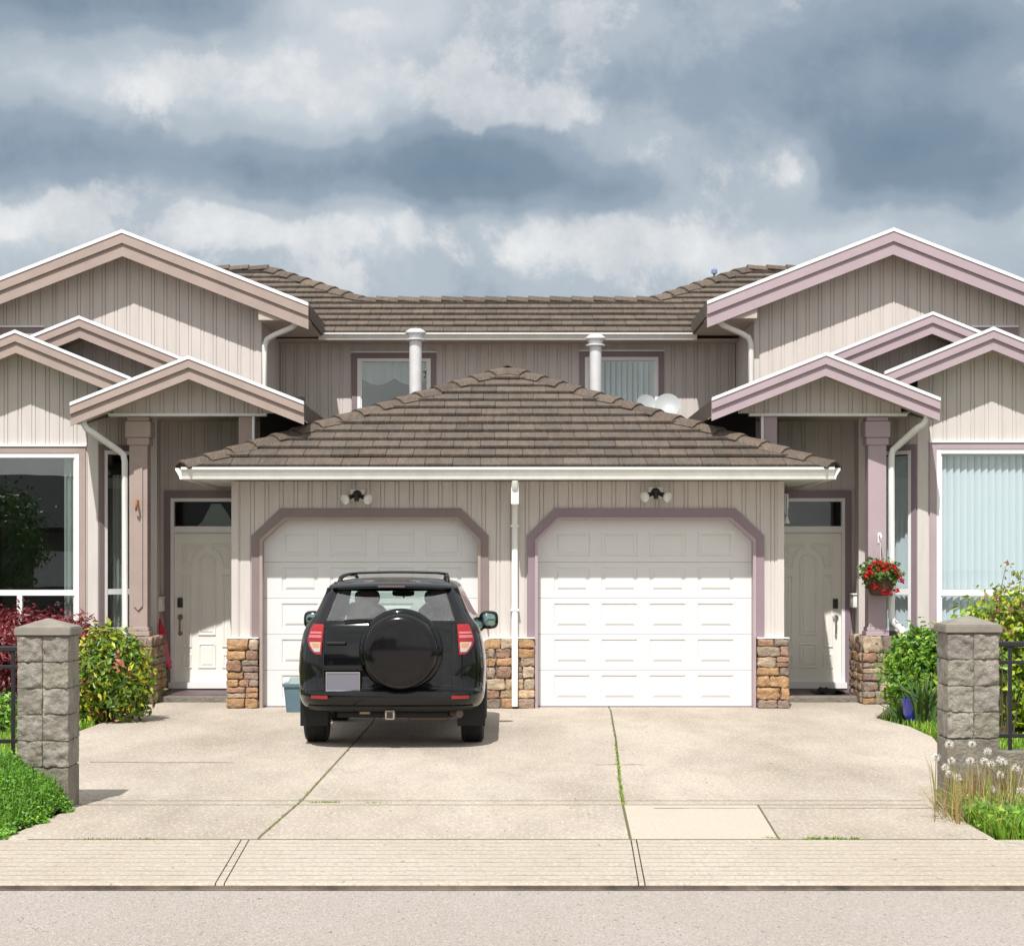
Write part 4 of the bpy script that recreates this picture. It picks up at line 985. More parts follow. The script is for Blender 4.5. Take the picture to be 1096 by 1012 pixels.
MR = (.19, .020, .028); MR2 = (.27, .036, .045); MR3 = (.11, .014, .02)
bush('red_maple', 'low dark red weeping maple under the left picture window', 'shrub', (SX(28, 22.9), 22.9, -.02), (1.05, .5, .48), 300, 34, .095, [(MR, 3), (MR2, 2), (MR3, 2)], 102, asp=.3, clump=.11, flat=.4, hang=.3, lift=1.46)
bush('bush', 'small light green bush behind the left fence', 'bush', (SX(0, 20.5), 20.5, -.02), (.30, .25, .20), 40, 18, .07, [((.2, .42, .03), 3), ((.12, .30, .03), 2)], 103, clump=.06)
bush('bush', 'bright green leafy shrub beside the right pillar', 'bush', (SX(986, 22.2), 22.2, -.02), (.37, .34, .49), 260, 24, .080, [((.13, .30, .02), 3), ((.08, .20, .02), 3), ((.26, .40, .03), 2)], 104, asp=.45, clump=.075, lift=1.05)
bush('bush', 'tall chartreuse shrub behind the right fence', 'bush', (SX(1092, 20.4), 20.4, -.02), (.66, .5, .74), 300, 26, .10, [((.36, .46, .025), 4), ((.24, .40, .03), 3), ((.14, .26, .02), 2), ((.5, .54, .06), 1)], 105, asp=.5, clump=.10, lift=.95)
# rose bush rising from it
rr = random.Random(55); d = 19.9; bx0 = SX(1077, d)
t = thing('rose_bush', 'tall thin rose bush with dark reddish leaves above the chartreuse shrub', 'shrub', (bx0, d, -.02))
sm = MB(); fm = MB()
for k in range(7):
    px_ = rr.choice((1058, 1066, 1073, 1080, 1086, 1094, 1099)) + rr.uniform(-3, 3); tp_ = Vector((SX(px_, d), d + rr.uniform(-.2, .2), SZ(rr.uniform(602, 634), d)))
    b = Vector((bx0 + rr.uniform(-.1, .1), d, -.02)); mid = b.lerp(tp_, .55) + Vector((rr.uniform(-.16, .16), rr.uniform(-.1, .1), .1)); sm.tube([b, b.lerp(mid, .5) + Vector((rr.uniform(-.07, .07), 0, .03)), mid, mid.lerp(tp_, .5) + Vector((rr.uniform(-.05, .05), 0, .02)), tp_], [.010, .008, .006, .004, .002], 6)
    for j in range(26):
        p = mid.lerp(tp_, rr.uniform(.15, 1.02)) + Vector((rr.gauss(0, .055), rr.gauss(0, .055), rr.gauss(0, .04)))
        leaf(fm, p, (rr.gauss(0, .6), -.6 + rr.gauss(0, .5), .7), rr.uniform(.05, .085), jitter(rr.choice([(.22, .08, .05), (.16, .16, .03), (.30, .30, .04), (.14, .22, .03)]), rr), .55, rr)
sm.build('stem', M['bark'], t); fm.build('foliage', M['leaf'], t)
# sword-leaved iris clumps + blue pot
def sword(mb, base, n, h, rr, col, lean=.35, w=.018):
    for i in range(n):
        a = rr.uniform(0, 6.28); l = rr.uniform(.05, lean); hh = h * rr.uniform(.6, 1.1); b = Vector(base) + Vector((rr.uniform(-.09, .09), rr.uniform(-.07, .07), 0))
        dv = Vector((math.cos(a), math.sin(a), 0)); sd = Vector((-math.sin(a), math.cos(a), 0)) if rr.random() < .5 else Vector((1, 0, 0)); vs = []
        for k in range(5):
            q = k / 4; p = b + dv * l * hh * q * q * 1.6 + Vector((0, 0, hh * (q - .25 * q * q * l * 2))); ww = w * (1 - q ** 2.2) + .0015; vs += [p - sd * ww, p + sd * ww]
        mb.add(vs, [(2 * k, 2 * k + 1, 2 * k + 3, 2 * k + 2) for k in range(4)], jitter(col, rr))
rr = random.Random(66)
d = 21.5
m = MB(); sword(m, (SX(990, d), d, -.02), 46, .62, rr, (.07, .13, .03), .5)
tag(m.build('iris_plant', M['grass'], at=(SX(990, d), d, -.02)), 'sword-leaved iris clump at the foot of the green shrub by the right pillar', 'plant')
d = 21.9; m = MB(); sword(m, (SX(966, d), d, -.02), 26, .40, rr, (.07, .14, .03), .9)
tag(m.build('iris_plant', M['grass'], at=(SX(966, d), d, -.02)), 'small spiky leaf clump at the driveway edge below the right porch pier', 'plant')
d = 21.75; m = MB(); px_ = SX(981, d)
m.lathe([(.10, 0), (.15, .12), (.17, .26), (.18, .28), (.165, .29), (.15, .27), (.14, .24)], (px_, d, -.02), 'z', 26)
tag(m.build('plant_pot', M['bluepot'], smooth=50), 'glossy blue plant pot half hidden under the right shrub', 'pot')
# flower basket
d = 24.47; x, z = SX(942, d), SZ(620, d)
t = thing('flower_basket', 'hanging basket of red geraniums on the right porch column', 'flower basket', (x, d, z - .2))
m = MB(); m.lathe([(.09, -.20), (.13, -.18), (.165, -.08), (.185, .0), (.19, .012), (.175, .012), (.165, 0)], (x, d - .02, z), 'z', 26); m.build('basket', M['pot'], t, 50)
m = MB()
for w in (.4, 2.5, 4.6): m.tube([(x + .17 * math.cos(w), d - .02 + .17 * math.sin(w), z), (x - .0, d - .01, z + .46)], .0035, 5)
m.build('hanger', M['flue'], t)
foliage((x + .0, d - .03, z + .06), (.22, .17, .13), 90, 15, .055, [((.10, .20, .03), 3), ((.065, .14, .02), 3), ((.18, .27, .04), 1.5)], 110, asp=.8, clump=.045).build('foliage', M['leaf'], t)
rr = random.Random(9)
hd = [(928, 607), (933, 603), (939, 602), (946, 604), (951, 609), (944, 611), (956, 612), (960, 616), (949, 614), (926, 613), (931, 614), (937, 609), (932, 627), (935, 628), (943, 633), (950, 635), (957, 632), (963, 621), (924, 616), (953, 606), (947, 608), (941, 607)]
for (a, b) in hd:
    fl = MB(); c = Vector((SX(a, d), d - .17 + rr.uniform(-.05, .04), SZ(b, d)))
    for k in range(26):
        n_ = Vector((rr.gauss(0, 1), rr.gauss(0, 1) - .5, rr.gauss(0, 1) + .3)).normalized(); g_ = rr.uniform(.7, 1.25)
        leaf(fl, c + n_ * rr.uniform(.015, .034), n_ + Vector((rr.gauss(0, .3), rr.gauss(0, .3), 0)), .030, (g_, g_ * rr.uniform(.5, 2.2), g_), .95, rr)
    fl.build('flower', M['petal'], t)
# pink cloth hanging by the left door
d = 25.5; t = thing('hanging_cloth', 'red and pink cloth hanging beside the left front door', 'cloth', (SX(178, d), d, SZ(716, d)))
def cl(pts, rs, m_, nm):
    mb = MB(); mb.tube(pts, rs, 14); o = mb.build(nm, M[m_], t, True)
P = lambda px, py, dd=0: (SX(px, d), d + dd, SZ(py, d))
cl([P(171.3, 662), P(171.5, 668), P(173, 675), P(175, 684)], [.012, .025, .045, .05], 'redcloth', 'red_top')
cl([P(174.4, 681, -.01), P(176.5, 692, -.02), P(178, 701, -.02), P(180, 709, -.02), P(180.5, 714, -.02), P(180, 716.5, -.02)], [.046, .042, .038, .056, .052, .02], 'pink', 'pink_tail')
m = MB(); m.tube([P(171.3, 658, .05), P(171.3, 662)], .006, 6); m.build('loop', M['redcloth'], t)
# doormat
d = 25.6
rr = random.Random(4); vs = []; N = 14
x0, x1 = SX(869, 25.5), SX(904, 25.5)
for j in range(8):
    for i in range(N):
        x = lerp(x0, x1, i / (N - 1)); yv = lerp(25.1, 25.75, j / 7); vs.append((x, yv, .082 + max(0, .05 * math.sin(i * .9 + j * .5) * math.sin(i / (N - 1) * math.pi) + .02 * rr.random())))
m = MB(); m.add(vs, [(j * N + i, j * N + i + 1, (j + 1) * N + i + 1, (j + 1) * N + i) for j in range(7) for i in range(N - 1)])
tag(m.build('doormat', M['matt'], smooth=True), 'crumpled dark doormat on the step of the right door', 'doormat')
# teal tote by the garage
d = 23.35; xc = SX(322.5, d); t = thing('storage_bin', 'teal plastic bin on the driveway beside the parked car', 'bin', (xc, d, 0))
def rbox(w0, d0, w1, d1, z0, z1, r=.04, n=5):
    mb = MB(); vs = []
    for (w, dd, z) in ((w0, d0, z0), (w1, d1, z1)):
        for q in range(4):
            cxq, cyq = ((1, 1), (-1, 1), (-1, -1), (1, -1))[q]
            for k in range(n):
                a = q * math.pi / 2 + k / (n - 1) * math.pi / 2; vs.append((xc + cxq * (w - r) + r * math.cos(a), d + cyq * (dd - r) + r * math.sin(a), z))
    m_ = 4 * n; mb.add(vs, [(k, (k + 1) % m_, m_ + (k + 1) % m_, m_ + k) for k in range(m_)] + [tuple(range(m_ - 1, -1, -1)), tuple(range(m_, 2 * m_))]); return mb
rbox(.165, .15, .195, .18, .003, .31).build('tub', M['teal'], t, 50); rbox(.205, .195, .21, .2, .30, .335).build('rim', M['teal'], t, 50)
rbox(.15, .14, .13, .12, .336, .40).build('contents', M['tealtop'], t, 50)

# ------------------------------------------------------------------ pillars, fences
def pillar(xc, nrow, basez, label, seed):
    t = thing('gate_pillar', label, 'pillar', (xc, 14.34, 0), 'concrete block gate pillars'); rr = random.Random(seed); h = .1895; yc = 14.15 + .185
    for r_ in range(nrow):
        mb = MB(); zc = basez + h * (r_ + .5)
        for sx in (-1, 1):
            for sy in (-1, 1):
                g_ = rr.uniform(.85, 1.12); mb.rock((xc + sx * .0935, yc + sy * .0935, zc), (.0925, .0925, h / 2 - .0014), (g_, g_ * rr.uniform(.97, 1.02), g_ * rr.uniform(.94, 1.02)), n=13, p=26, jit=.06, seed=seed + r_ * 3 + sx + sy * 2, front=.017)
        mb.build('block_course', M['block'], t, 60)
    MB().box(xc - .166, xc + .166, yc - .166, yc + .166, basez, basez + nrow * h).build('mortar_core', M['blockmortar'], t)
    MB().bbox(xc - .185, xc + .185, yc - .18, yc + .185, -.03, basez - .003, .012).build('base', M['darkconc'], t)
    zt = basez + nrow * h + .002; w = .204; c = MB()
    vs = [(xc + a * w, yc + b * w, z) for z in (zt, zt + .058) for a, b in ((-1, -1), (1, -1), (1, 1), (-1, 1))] + [(xc, yc, zt + .125)]
    c.add(vs, [(0, 3, 2, 1), (0, 1, 5, 4), (1, 2, 6, 5), (2, 3, 7, 6), (3, 0, 4, 7), (4, 5, 8), (5, 6, 8), (6, 7, 8), (7, 4, 8)])
    bm = bmesh.new(); me = bpy.data.meshes.new('x'); me.from_pydata(c.v, [], c.f); bm.from_mesh(me); bmesh.ops.bevel(bm, geom=bm.edges[:], offset=.007, segments=2, affect='EDGES'); MB().frombm(bm).build('cap', M['capstone'], t)
    return t
PXL, PXR = -3.355, 3.36
pillar(PXL, 5, .304, 'split-face block gate pillar beside the left fence and green ground cover', 201)
pillar(PXR, 4, .513, 'split-face block gate pillar with dandelions at its foot', 202)
for s, px0, side, zt, zb_ in ((-1, PXL - .19, 'left', 1.17, .40), (1, PXR + .19, 'right', 1.205, .44)):
    yf = 14.36; x0 = px0; x1 = px0 + s * 3.0
    wl = MB(); wl.bbox(*sorted((x0 + s * .003, x1)), yf - .09, yf + .09, -.03, zb_ - .03, .012)
    tag(wl.build('low_wall', M['darkconc']), f'low stained concrete wall under the {"fence with ground cover in front" if s < 0 else "fence with dandelions in front"}', 'wall')
    t = thing('metal_fence', f'black metal fence {"beside the pillar with ground cover at its foot" if s < 0 else "beside the pillar with dandelions at its foot"}', 'fence', ((x0 + x1) / 2, yf, zb_))
    r_ = MB(); r_.bbox(*sorted((x0, x1)), yf - .022, yf + .022, zt - .04, zt, .008); r_.build('top_rail', M['black'], t)
    r_ = MB(); r_.bbox(*sorted((x0, x1)), yf - .014, yf + .014, zt - .165, zt - .140, .004); r_.build('rail', M['black'], t)
    r_ = MB(); r_.bbox(*sorted((x0, x1)), yf - .014, yf + .014, zb_ + .06, zb_ + .09, .004); r_.build('rail', M['black'], t)
    for k in range(2):
        xx = x0 + s * (.075 + .0) if (k == 0 and s < 0) else x0 + s * (.125 + k * 1.45 if s > 0 else 1.5)
        r_ = MB(); r_.bbox(xx - .014, xx + .014, yf - .0135, yf + .0135, zb_ - .032, zt - .041, .004); r_.build('post', M['black'], t)
    for k in range(18):
        xx = x0 + s * (.28 + k * .15)
        r_ = MB(); r_.tube([(xx, yf, zb_ + .088), (xx, yf, zt - .166)], .0085, 8); r_.build('bar', M['black'], t)

# ------------------------------------------------------------------ planting near the road
rr = random.Random(77)
def inpoly(x, y, pl):
    c = False; n = len(pl)
    for i in range(n):
        (x1, y1), (x2, y2) = pl[i], pl[i - 1]
        if (y1 > y) != (y2 > y) and x < (x2 - x1) * (y - y1) / (y2 - y1) + x1: c = not c
    return c
def blade(mb, p, h, w, lean, a, col):
    dv = Vector((math.cos(a), math.sin(a), 0)); sd = Vector((-math.sin(a), math.cos(a), 0)); p = Vector(p)
    if abs(sd.x) < .4: sd = Vector((math.copysign(.7, sd.x), sd.y, 0))
    m_ = p + dv * lean * h * .35 + Vector((0, 0, h * .6)); t_ = p + dv * lean * h + Vector((0, 0, h * .95))
    mb.add([p - sd * w, p + sd * w, m_ + sd * w * .7, m_ - sd * w * .7, t_], [(0, 1, 2, 3), (3, 2, 4)], col)
def lawn(poly, n, h, cols, seed, z=-.03, w=.005):
    rr = random.Random(seed); mb = MB(); xs = [p[0] for p in poly]; ys = [p[1] for p in poly]; k = 0
    while k < n:
        x, y = rr.uniform(min(xs), max(xs)), rr.uniform(min(ys), max(ys))
        if not inpoly(x, y, poly): continue
        k += 1; blade(mb, (x, y, z), h * rr.uniform(.5, 1.3), w * rr.uniform(.7, 1.4), rr.uniform(.1, .7), rr.uniform(0, 6.28), jitter(rr.choice(cols), rr))
    return mb
LG = [(.17, .34, .02), (.24, .42, .03), (.12, .26, .02), (.32, .44, .05)]
tag(lawn([(-6.6, 14.9), (-3.3, 14.9), (-3.85, 17), (-4.57, 20.3), (-4.55, 21.6), (-4.67, 22.6), (-5.6, 23.2), (-8, 23.2)], 26000, .085, LG, 301, w=.007).build('grass', M['grass']), 'short bright lawn grass behind the left pillar', 'grass', kind='stuff')
tag(lawn([(6.6, 14.9), (3.3, 14.9), (3.95, 17), (4.38, 20.0), (4.40, 21.2), (4.25, 22.4), (5.2, 23.2), (8, 23.2)], 26000, .085, LG, 302, w=.007).build('grass', M['grass']), 'short bright lawn grass behind the right pillar', 'grass', kind='stuff')
# ground cover mound
mb = MB(); soil = MB()
def moundh(x, y):
    edge = polyx([(-3.27, SB), (-3.13, 14.2), (-3.13, 15)], y); tx = max(0, min(1, (edge - x) / .45)); ty = max(0, min(1, (y - SB) / .75))
    return .38 * (tx ** .6) * (ty ** .75)
gcols = [(.11, .29, .012), (.075, .22, .012), (.16, .36, .02), (.045, .15, .012), (.22, .42, .03)]
k = 0
while k < 52000:
    x, y = rr.uniform(-5.2, -3.06), rr.uniform(SB - .02, 14.16)
    edge = polyx([(-3.27, SB), (-3.13, 14.2), (-3.13, 15)], y) + .03 * math.sin(y * 9) + .02 * math.sin(y * 23)
    if x > edge: continue
    if x < -4.4 and rr.random() < .5: continue
    k += 1; h = moundh(x, y) * (1 + .18 * mnoise.noise(Vector((x * 5, y * 5, 0)))); z = h - rr.uniform(0, .07) * (1 if h > .05 else .3) + rr.uniform(0, .03)
    leaf(mb, (x, y, z), (rr.gauss(0, .5), -.4 + rr.gauss(0, .5), 1), rr.uniform(.013, .030), jitter(rr.choice(gcols), rr, .35), .6, rr)
for k in range(2600):
    x, y = rr.uniform(-4.6, -3.2), rr.uniform(SB + .1, 14.12)
    if x > polyx([(-3.27, SB), (-3.13, 14.2), (-3.13, 15)], y) - .05: continue
    blade(mb, (x, y, moundh(x, y) * .9), rr.uniform(.04, .14), .004, rr.uniform(.2, .8), rr.uniform(0, 6.28), jitter((.10, .24, .02), rr))
NX, NY = 22, 14; vs = []
for j in range(NY + 1):
    y = lerp(SB, 14.2, j / NY); e_ = polyx([(-3.27, SB), (-3.13, 14.2)], y)
    for i in range(NX + 1): x = lerp(-6.5, e_ - .03, i / NX); vs.append((x, y, moundh(x, y) * .80 - .03))
so_ = MB().add(vs, [(j * (NX + 1) + i, j * (NX + 1) + i + 1, (j + 1) * (NX + 1) + i + 1, (j + 1) * (NX + 1) + i) for j in range(NY) for i in range(NX)])
tag(so_.build('earth_bank', M['lawn'], smooth=True), kind='structure')
tag(mb.build('ground_cover', M['leaf']), 'dense bright green ground cover on the bank before the left pillar', 'ground cover', kind='stuff')
# right verge: grass, dry stalks, dandelions
VP = [(3.17, SB + .02), (6, SB + .02), (6, 14.25), (3.13, 14.25), (3.12, 13.6)]
mb = lawn([(3.2, SB + .03), (6, SB + .03), (6, 14.25), (3.14, 14.25), (3.13, 13.7)], 26000, .15, [(.15, .32, .02), (.10, .25, .015), (.21, .38, .03), (.28, .38, .05)], 303, w=.006)
sb_ = MB()
for k in range(1500):
    x, y = rr.uniform(3.13, 4.6), rr.uniform(SB + .1, 14.2)
    leaf(sb_, (x, y, rr.uniform(0, .16)), (rr.gauss(0, .6), -.6 + rr.gauss(0, .5), .9), rr.uniform(.03, .09), jitter(rr.choice([(.14, .32, .02), (.20, .36, .03), (.10, .24, .02), (.30, .36, .05)]), rr), .35, rr)
mb.v, off = mb.v + sb_.v, len(mb.v); mb.f += [tuple(i + off for i in f) for f in sb_.f]; mb.c += sb_.c; mb.m += sb_.m
for k in range(620):
    x, y = rr.uniform(3.05, 4.2), rr.uniform(13.3, 14.12)
    if x > 3.75 and rr.random() < .5: continue
    blade(mb, (x, y, 0), rr.uniform(.15, .48), .0042, rr.uniform(.02, .35), rr.uniform(0, 6.28), jitter(rr.choice([(.42, .28, .12), (.50, .40, .18), (.30, .17, .08), (.26, .34, .06)]), rr))
for k in range(90):
    x, y = rr.uniform(3.0, 3.55), rr.uniform(13.4, 13.9)
    blade(mb, (x, y, .01), rr.uniform(.15, .3), .004, rr.uniform(.9, 1.6), rr.uniform(2.2, 5), jitter((.55, .46, .26), rr))
tag(mb.build('grass', M['grass']), 'tall weedy grass and dry stalks around the right pillar', 'grass', kind='stuff')
def dandelion(x, y, h, lean):
    t = thing('dandelion', 'white dandelion clock among the weeds at the foot of the right pillar', 'dandelion', (x, y, 0), 'dandelion clocks by the right pillar')
    top = Vector((x + lean, y, h)); m = MB(); m.tube([(x, y, -.02), (x + lean * .35, y, h * .5), top], [.004, .0035, .003], 6, tint=(.34, .26, .10)); m.build('stem', M['grass'], t)
    f = MB(); f.lathe([(.002, -.003), (.003, 0), (.002, .003)], top, 'z', 6)
    for k in range(170):
        n_ = Vector((rr.gauss(0, 1), rr.gauss(0, 1), rr.gauss(0, 1))).normalized(); a = n_.orthogonal().normalized(); b = n_.cross(a); p = top + n_ * .031 * (.5 + .58 * rr.random() ** .5); w = .0048
        f.add([top, p + a * .0007, p - a * .0007], [(0, 1, 2)])
        c_, s_ = math.cos(k), math.sin(k); u1, u2 = a * c_ + b * s_, b * c_ - a * s_
        f.add([p - u1 * w, p + u2 * w * .35, p + u1 * w, p - u2 * w * .35], [(0, 1, 2, 3)])
    sh = f.build('seed_head', M['seed'], t); MB().lathe([(.003, -.011), (.011, -.006), (.013, .002), (.009, .010), (.002, .012)], top, 'z', 8).build('seed_centre', M['bark'], sh, True)
for (px_, py_) in ((1016, 796), (1040.5, 796), (1057, 804), (1018.5, 814), (1038.5, 814), (1053.5, 814.5), (1061, 817.5), (1070.5, 813), (1087, 822), (1012, 821), (1016, 828), (1025, 832), (1070.5, 829), (1061.5, 845), (1092, 846), (1002, 810), (1074, 815), (1085, 856)):
    y = rr.uniform(13.5, 14.0); dandelion(SX(px_, y) + .0, y, SZ(py_, y), rr.uniform(-.03, .05)) if False else None
    le = rr.uniform(-.05, .05); dandelion(SX(px_, y) - le, y, SZ(py_, y), le)
# weeds in the joints
mb = MB()
def weed(px0, py0, px1, py1, n, h, spread=.012):
    for k in range(n):
        q = rr.random(); px_, py_ = lerp(px0, px1, q), lerp(py0, py1, q); x, y = gp(px_, py_)
        blade(mb, (x + rr.gauss(0, spread), y + rr.gauss(0, .01), -.02), h * rr.uniform(.4, 1.2), .006, rr.uniform(.1, .9), rr.uniform(0, 6.28), jitter(rr.choice([(.20, .30, .03), (.12, .24, .02), (.32, .36, .06)]), rr))
weed(658.8, 793, 664, 840, 380, .036, .006); weed(664, 840, 667, 861, 260, .036, .006); weed(652, 762, 658, 790, 120, .03)
weed(322, 857, 390, 785, 220, .03); weed(285, 889, 320, 858, 90, .03)
weed(330, 858.5, 365, 858.5, 120, .035); weed(390, 859, 420, 859, 60, .03); weed(80, 897, 180, 897.5, 160, .03); weed(860, 897.5, 920, 897.5, 160, .04); weed(820, 896, 835, 897, 60, .03)
tag(mb.build('joint_weeds', M['grass']), 'thin green weeds growing in the driveway joints', 'weeds', kind='stuff')
# ------------------------------------------------------------------ the parked car
CXW, CYW = -1.12, 18.55
ROWS = [(.355, .80, .12, 4.25, .32), (.40, .86, .04, 4.35, .34), (.46, .885, .005, 4.39, .35), (.52, .895, .00, 4.40, .35), (.555, .90, .012, 4.40, .35), (.575, .90, .07, 4.40, .34),
        (.64, .905, .10, 4.39, .33), (.76, .91, .105, 4.36, .32), (.90, .90, .11, 4.30, .31), (1.0, .885, .12, 4.15, .29), (1.06, .87, .13, 3.75, .27), (1.10, .86, .135, 3.40, .26),
        (1.15, .84, .145, 3.25, .25), (1.20, .80, .17, 3.12, .23), (1.26, .755, .215, 3.0, .20), (1.38, .70, .30, 2.72, .18), (1.50, .65, .39, 2.44, .17), (1.55, .625, .43, 2.32, .18),
        (1.58, .585, .47, 2.22, .2), (1.602, .51, .54, 2.08, .2), (1.618, .40, .68, 1.9, .2), (1.628, .22, .9, 1.65, .14)]
def crow(z):
    for a, b in zip(ROWS, ROWS[1:]):
        if z <= b[0]:
            t = max(0, (z - a[0]) / (b[0] - a[0])); return [lerp(p, q, t) for p, q in zip(a, b)]
    return list(ROWS[-1])
BOW = .05
def outline(z):
    _, hw, yr, yf, r = crow(z); ry = r * 1.25; h = []
    for i in range(9): x = (hw - r) * i / 8; h.append((x, yr + BOW * (x / hw) ** 2))
    b = yr + BOW * ((hw - r) / hw) ** 2
    for k in range(1, 8): t = k / 7 * math.pi / 2; h.append((hw - r + r * math.sin(t), b + ry * (1 - math.cos(t))))
    y0 = b + ry; rf = min(.45, r * 1.6); y1 = yf - rf
    for j in range(1, 25): h.append((hw, lerp(y0, y1, j / 24)))
    for k in range(1, 7): t = k / 6 * math.pi / 2; h.append((hw - rf * .8 * (1 - math.cos(t)), y1 + rf * .85 * math.sin(t)))
    xf = hw - rf * .8; yb = y1 + rf * .85
    for i in range(1, 9): x = xf * (1 - i / 8); h.append((x, yb + rf * .15 * (1 - (x / xf) ** 2)))
    full = h + [(-x, y) for x, y in h[-2:0:-1]]
    return full
zs = sorted({r_[0] for r_ in ROWS} | {lerp(a[0], b[0], .5) for a, b in zip(ROWS, ROWS[1:])} | {1.12, 1.22, 1.48})
N = len(outline(1.0)); vs = []
for z in zs: vs += [(CXW + x, CYW + y, z) for x, y in outline(z)]
bm = bmesh.new(); bv = [bm.verts.new(v) for v in vs]
def gcode(i, z0, z1):
    i = min(i, N - 1 - i) if i >= N // 2 else i      # face index i spans outline points i, i+1
    if i <= 8 and z0 >= 1.219 and z1 <= 1.501: return 1
    if 17 <= i <= 22 and z0 >= 1.219 and z1 <= 1.481: return 2
    if 24 <= i <= 31 and z0 >= 1.219 and z1 <= 1.481: return 2
    if 33 <= i <= 38 and z0 >= 1.219 and z1 <= 1.481: return 2
    if i >= 43 and z0 >= 1.119 and z1 <= 1.501: return 3
    return 0
for a in range(len(zs) - 1):
    for i in range(N):
        f = bm.faces.new((bv[a * N + i], bv[a * N + (i + 1) % N], bv[(a + 1) * N + (i + 1) % N], bv[(a + 1) * N + i])); f.material_index = gcode(i, zs[a], zs[a + 1]); f.smooth = True
bm.faces.new(bv[:N][::-1]); f = bm.faces.new(bv[-N:]); f.smooth = True
bmesh.ops.recalc_face_normals(bm, faces=bm.faces[:])
me = bpy.data.meshes.new('body'); bm.to_mesh(me); bm.free()
for m_ in ('paint', 'carglass', 'carglass', 'carglass'): me.materials.append(M[m_])
tmp = bpy.data.objects.new('body_tmp', me); COL.objects.link(tmp)
cutm = MB()
for ya in (.95, 3.55):
    for s in (-1, 1): cutm.lathe([(.40, -.3), (.40, .3)], (CXW + s * .86, CYW + ya, .35), 'x', 32)
cuto = recalc(cutm.build('cut_tmp', M['plastic']))
bo = tmp.modifiers.new('b', 'BOOLEAN'); bo.operation = 'DIFFERENCE'; bo.object = cuto; bo.solver = 'EXACT'
bpy.context.view_layer.update()
ev = tmp.evaluated_get(bpy.context.evaluated_depsgraph_get())
bm = bmesh.new(); bm.from_mesh(ev.to_mesh()); ev.to_mesh_clear()
bpy.data.objects.remove(tmp); bpy.data.objects.remove(cuto)
CAR = thing('parked_car', 'black SUV parked facing the left garage door with a covered spare wheel', 'car', (CXW, CYW, 0))
def take(idx):
    b2 = bm.copy(); bmesh.ops.delete(b2, geom=[f for f in b2.faces if f.material_index != idx], context='FACES'); out = MB(); 
    for f in b2.faces: f.material_index = 0
    b2.verts.index_update(); out.v = [tuple(v.co) for v in b2.verts]; out.f = [tuple(v.index for v in f.verts) for f in b2.faces]; out.c = [(1, 1, 1)] * len(out.f); out.m = [0] * len(out.f); b2.free(); return out
take(0).build('body', M['paint'], CAR, 42)
take(1).build('rear_window', M['carglass'], CAR, True); 
def islands(m):
    par = list(range(len(m.v)))
    def find(a):
        while par[a] != a: par[a] = par[par[a]]; a = par[a]
        return a
    for f in m.f:
        for q in f[1:]: par[find(q)] = find(f[0])
    g = {}
    for f in m.f: g.setdefault(find(f[0]), []).append(f)
    for fs in g.values():
        ids = sorted({q for f in fs for q in f}); mp = {q: k for k, q in enumerate(ids)}; yield MB().add([m.v[q] for q in ids], [tuple(mp[q] for q in f) for f in fs])
for isl in islands(take(2)): isl.build('side_window', M['carglass'], CAR, True)
take(3).build('windscreen', M['carglass'], CAR, True)
bm.free()
def W(x, y, z): return (CXW + x, CYW + y, z)
def cb(x0, x1, y0, y1, z0, z1, b=.01): return MB().bbox(CXW + x0, CXW + x1, CYW + y0, CYW + y1, z0, z1, b)
def rear_pt(x, z, off=0):
    _, hw, yr, yf, r = crow(z); a = abs(x); sg = 1 if x >= 0 else -1
    if a <= hw - r: return W(x, yr + BOW * (a / hw) ** 2 - off, z)
    s_ = min(.995, (a - (hw - r)) / r); b = yr + BOW * ((hw - r) / hw) ** 2
    return W(x + sg * off * s_, b + r * 1.25 * (1 - math.sqrt(1 - s_ * s_)) - off * (1 - s_ * .5), z)
def patch(xi, xo, z0, z1, off, nx=7, nz=14, sg=1, back=.03):
    mb = MB(); rows = []
    for j in range(nz + 1):
        z = lerp(z0, z1, j / nz); rows.append([rear_pt(sg * lerp(xi(z), xo(z), i / nx), z, off) for i in range(nx + 1)])
    n = nx + 1; v = [p for r_ in rows for p in r_]
    mb.add(v, [(j * n + i, j * n + i + 1, (j + 1) * n + i + 1, (j + 1) * n + i) for j in range(nz) for i in range(nx)])
    ring = [rows[0][i] for i in range(n)] + [rows[j][nx] for j in range(1, nz + 1)] + [rows[nz][i] for i in range(nx - 1, -1, -1)] + [rows[j][0] for j in range(nz - 1, 0, -1)]
    m = len(ring); mb.add(ring + [(p[0], p[1] + back, p[2]) for p in ring], [(k, (k + 1) % m, m + (k + 1) % m, m + k) for k in range(m)])
    return mb
pin = [(.90, .653), (1.19, .633)]; pout = [(.90, .70), (.914, .728), (.94, .752), (.99, .782), (1.05, .789), (1.137, .762), (1.187, .733), (1.2, .73)]
def pl(tab): 
    def f(z):
        for a, b in zip(tab, tab[1:]):
            if z <= b[0]: return lerp(a[1], b[1], max(0, (z - a[0]) / (b[0] - a[0])))
        return tab[-1][1]
    return f
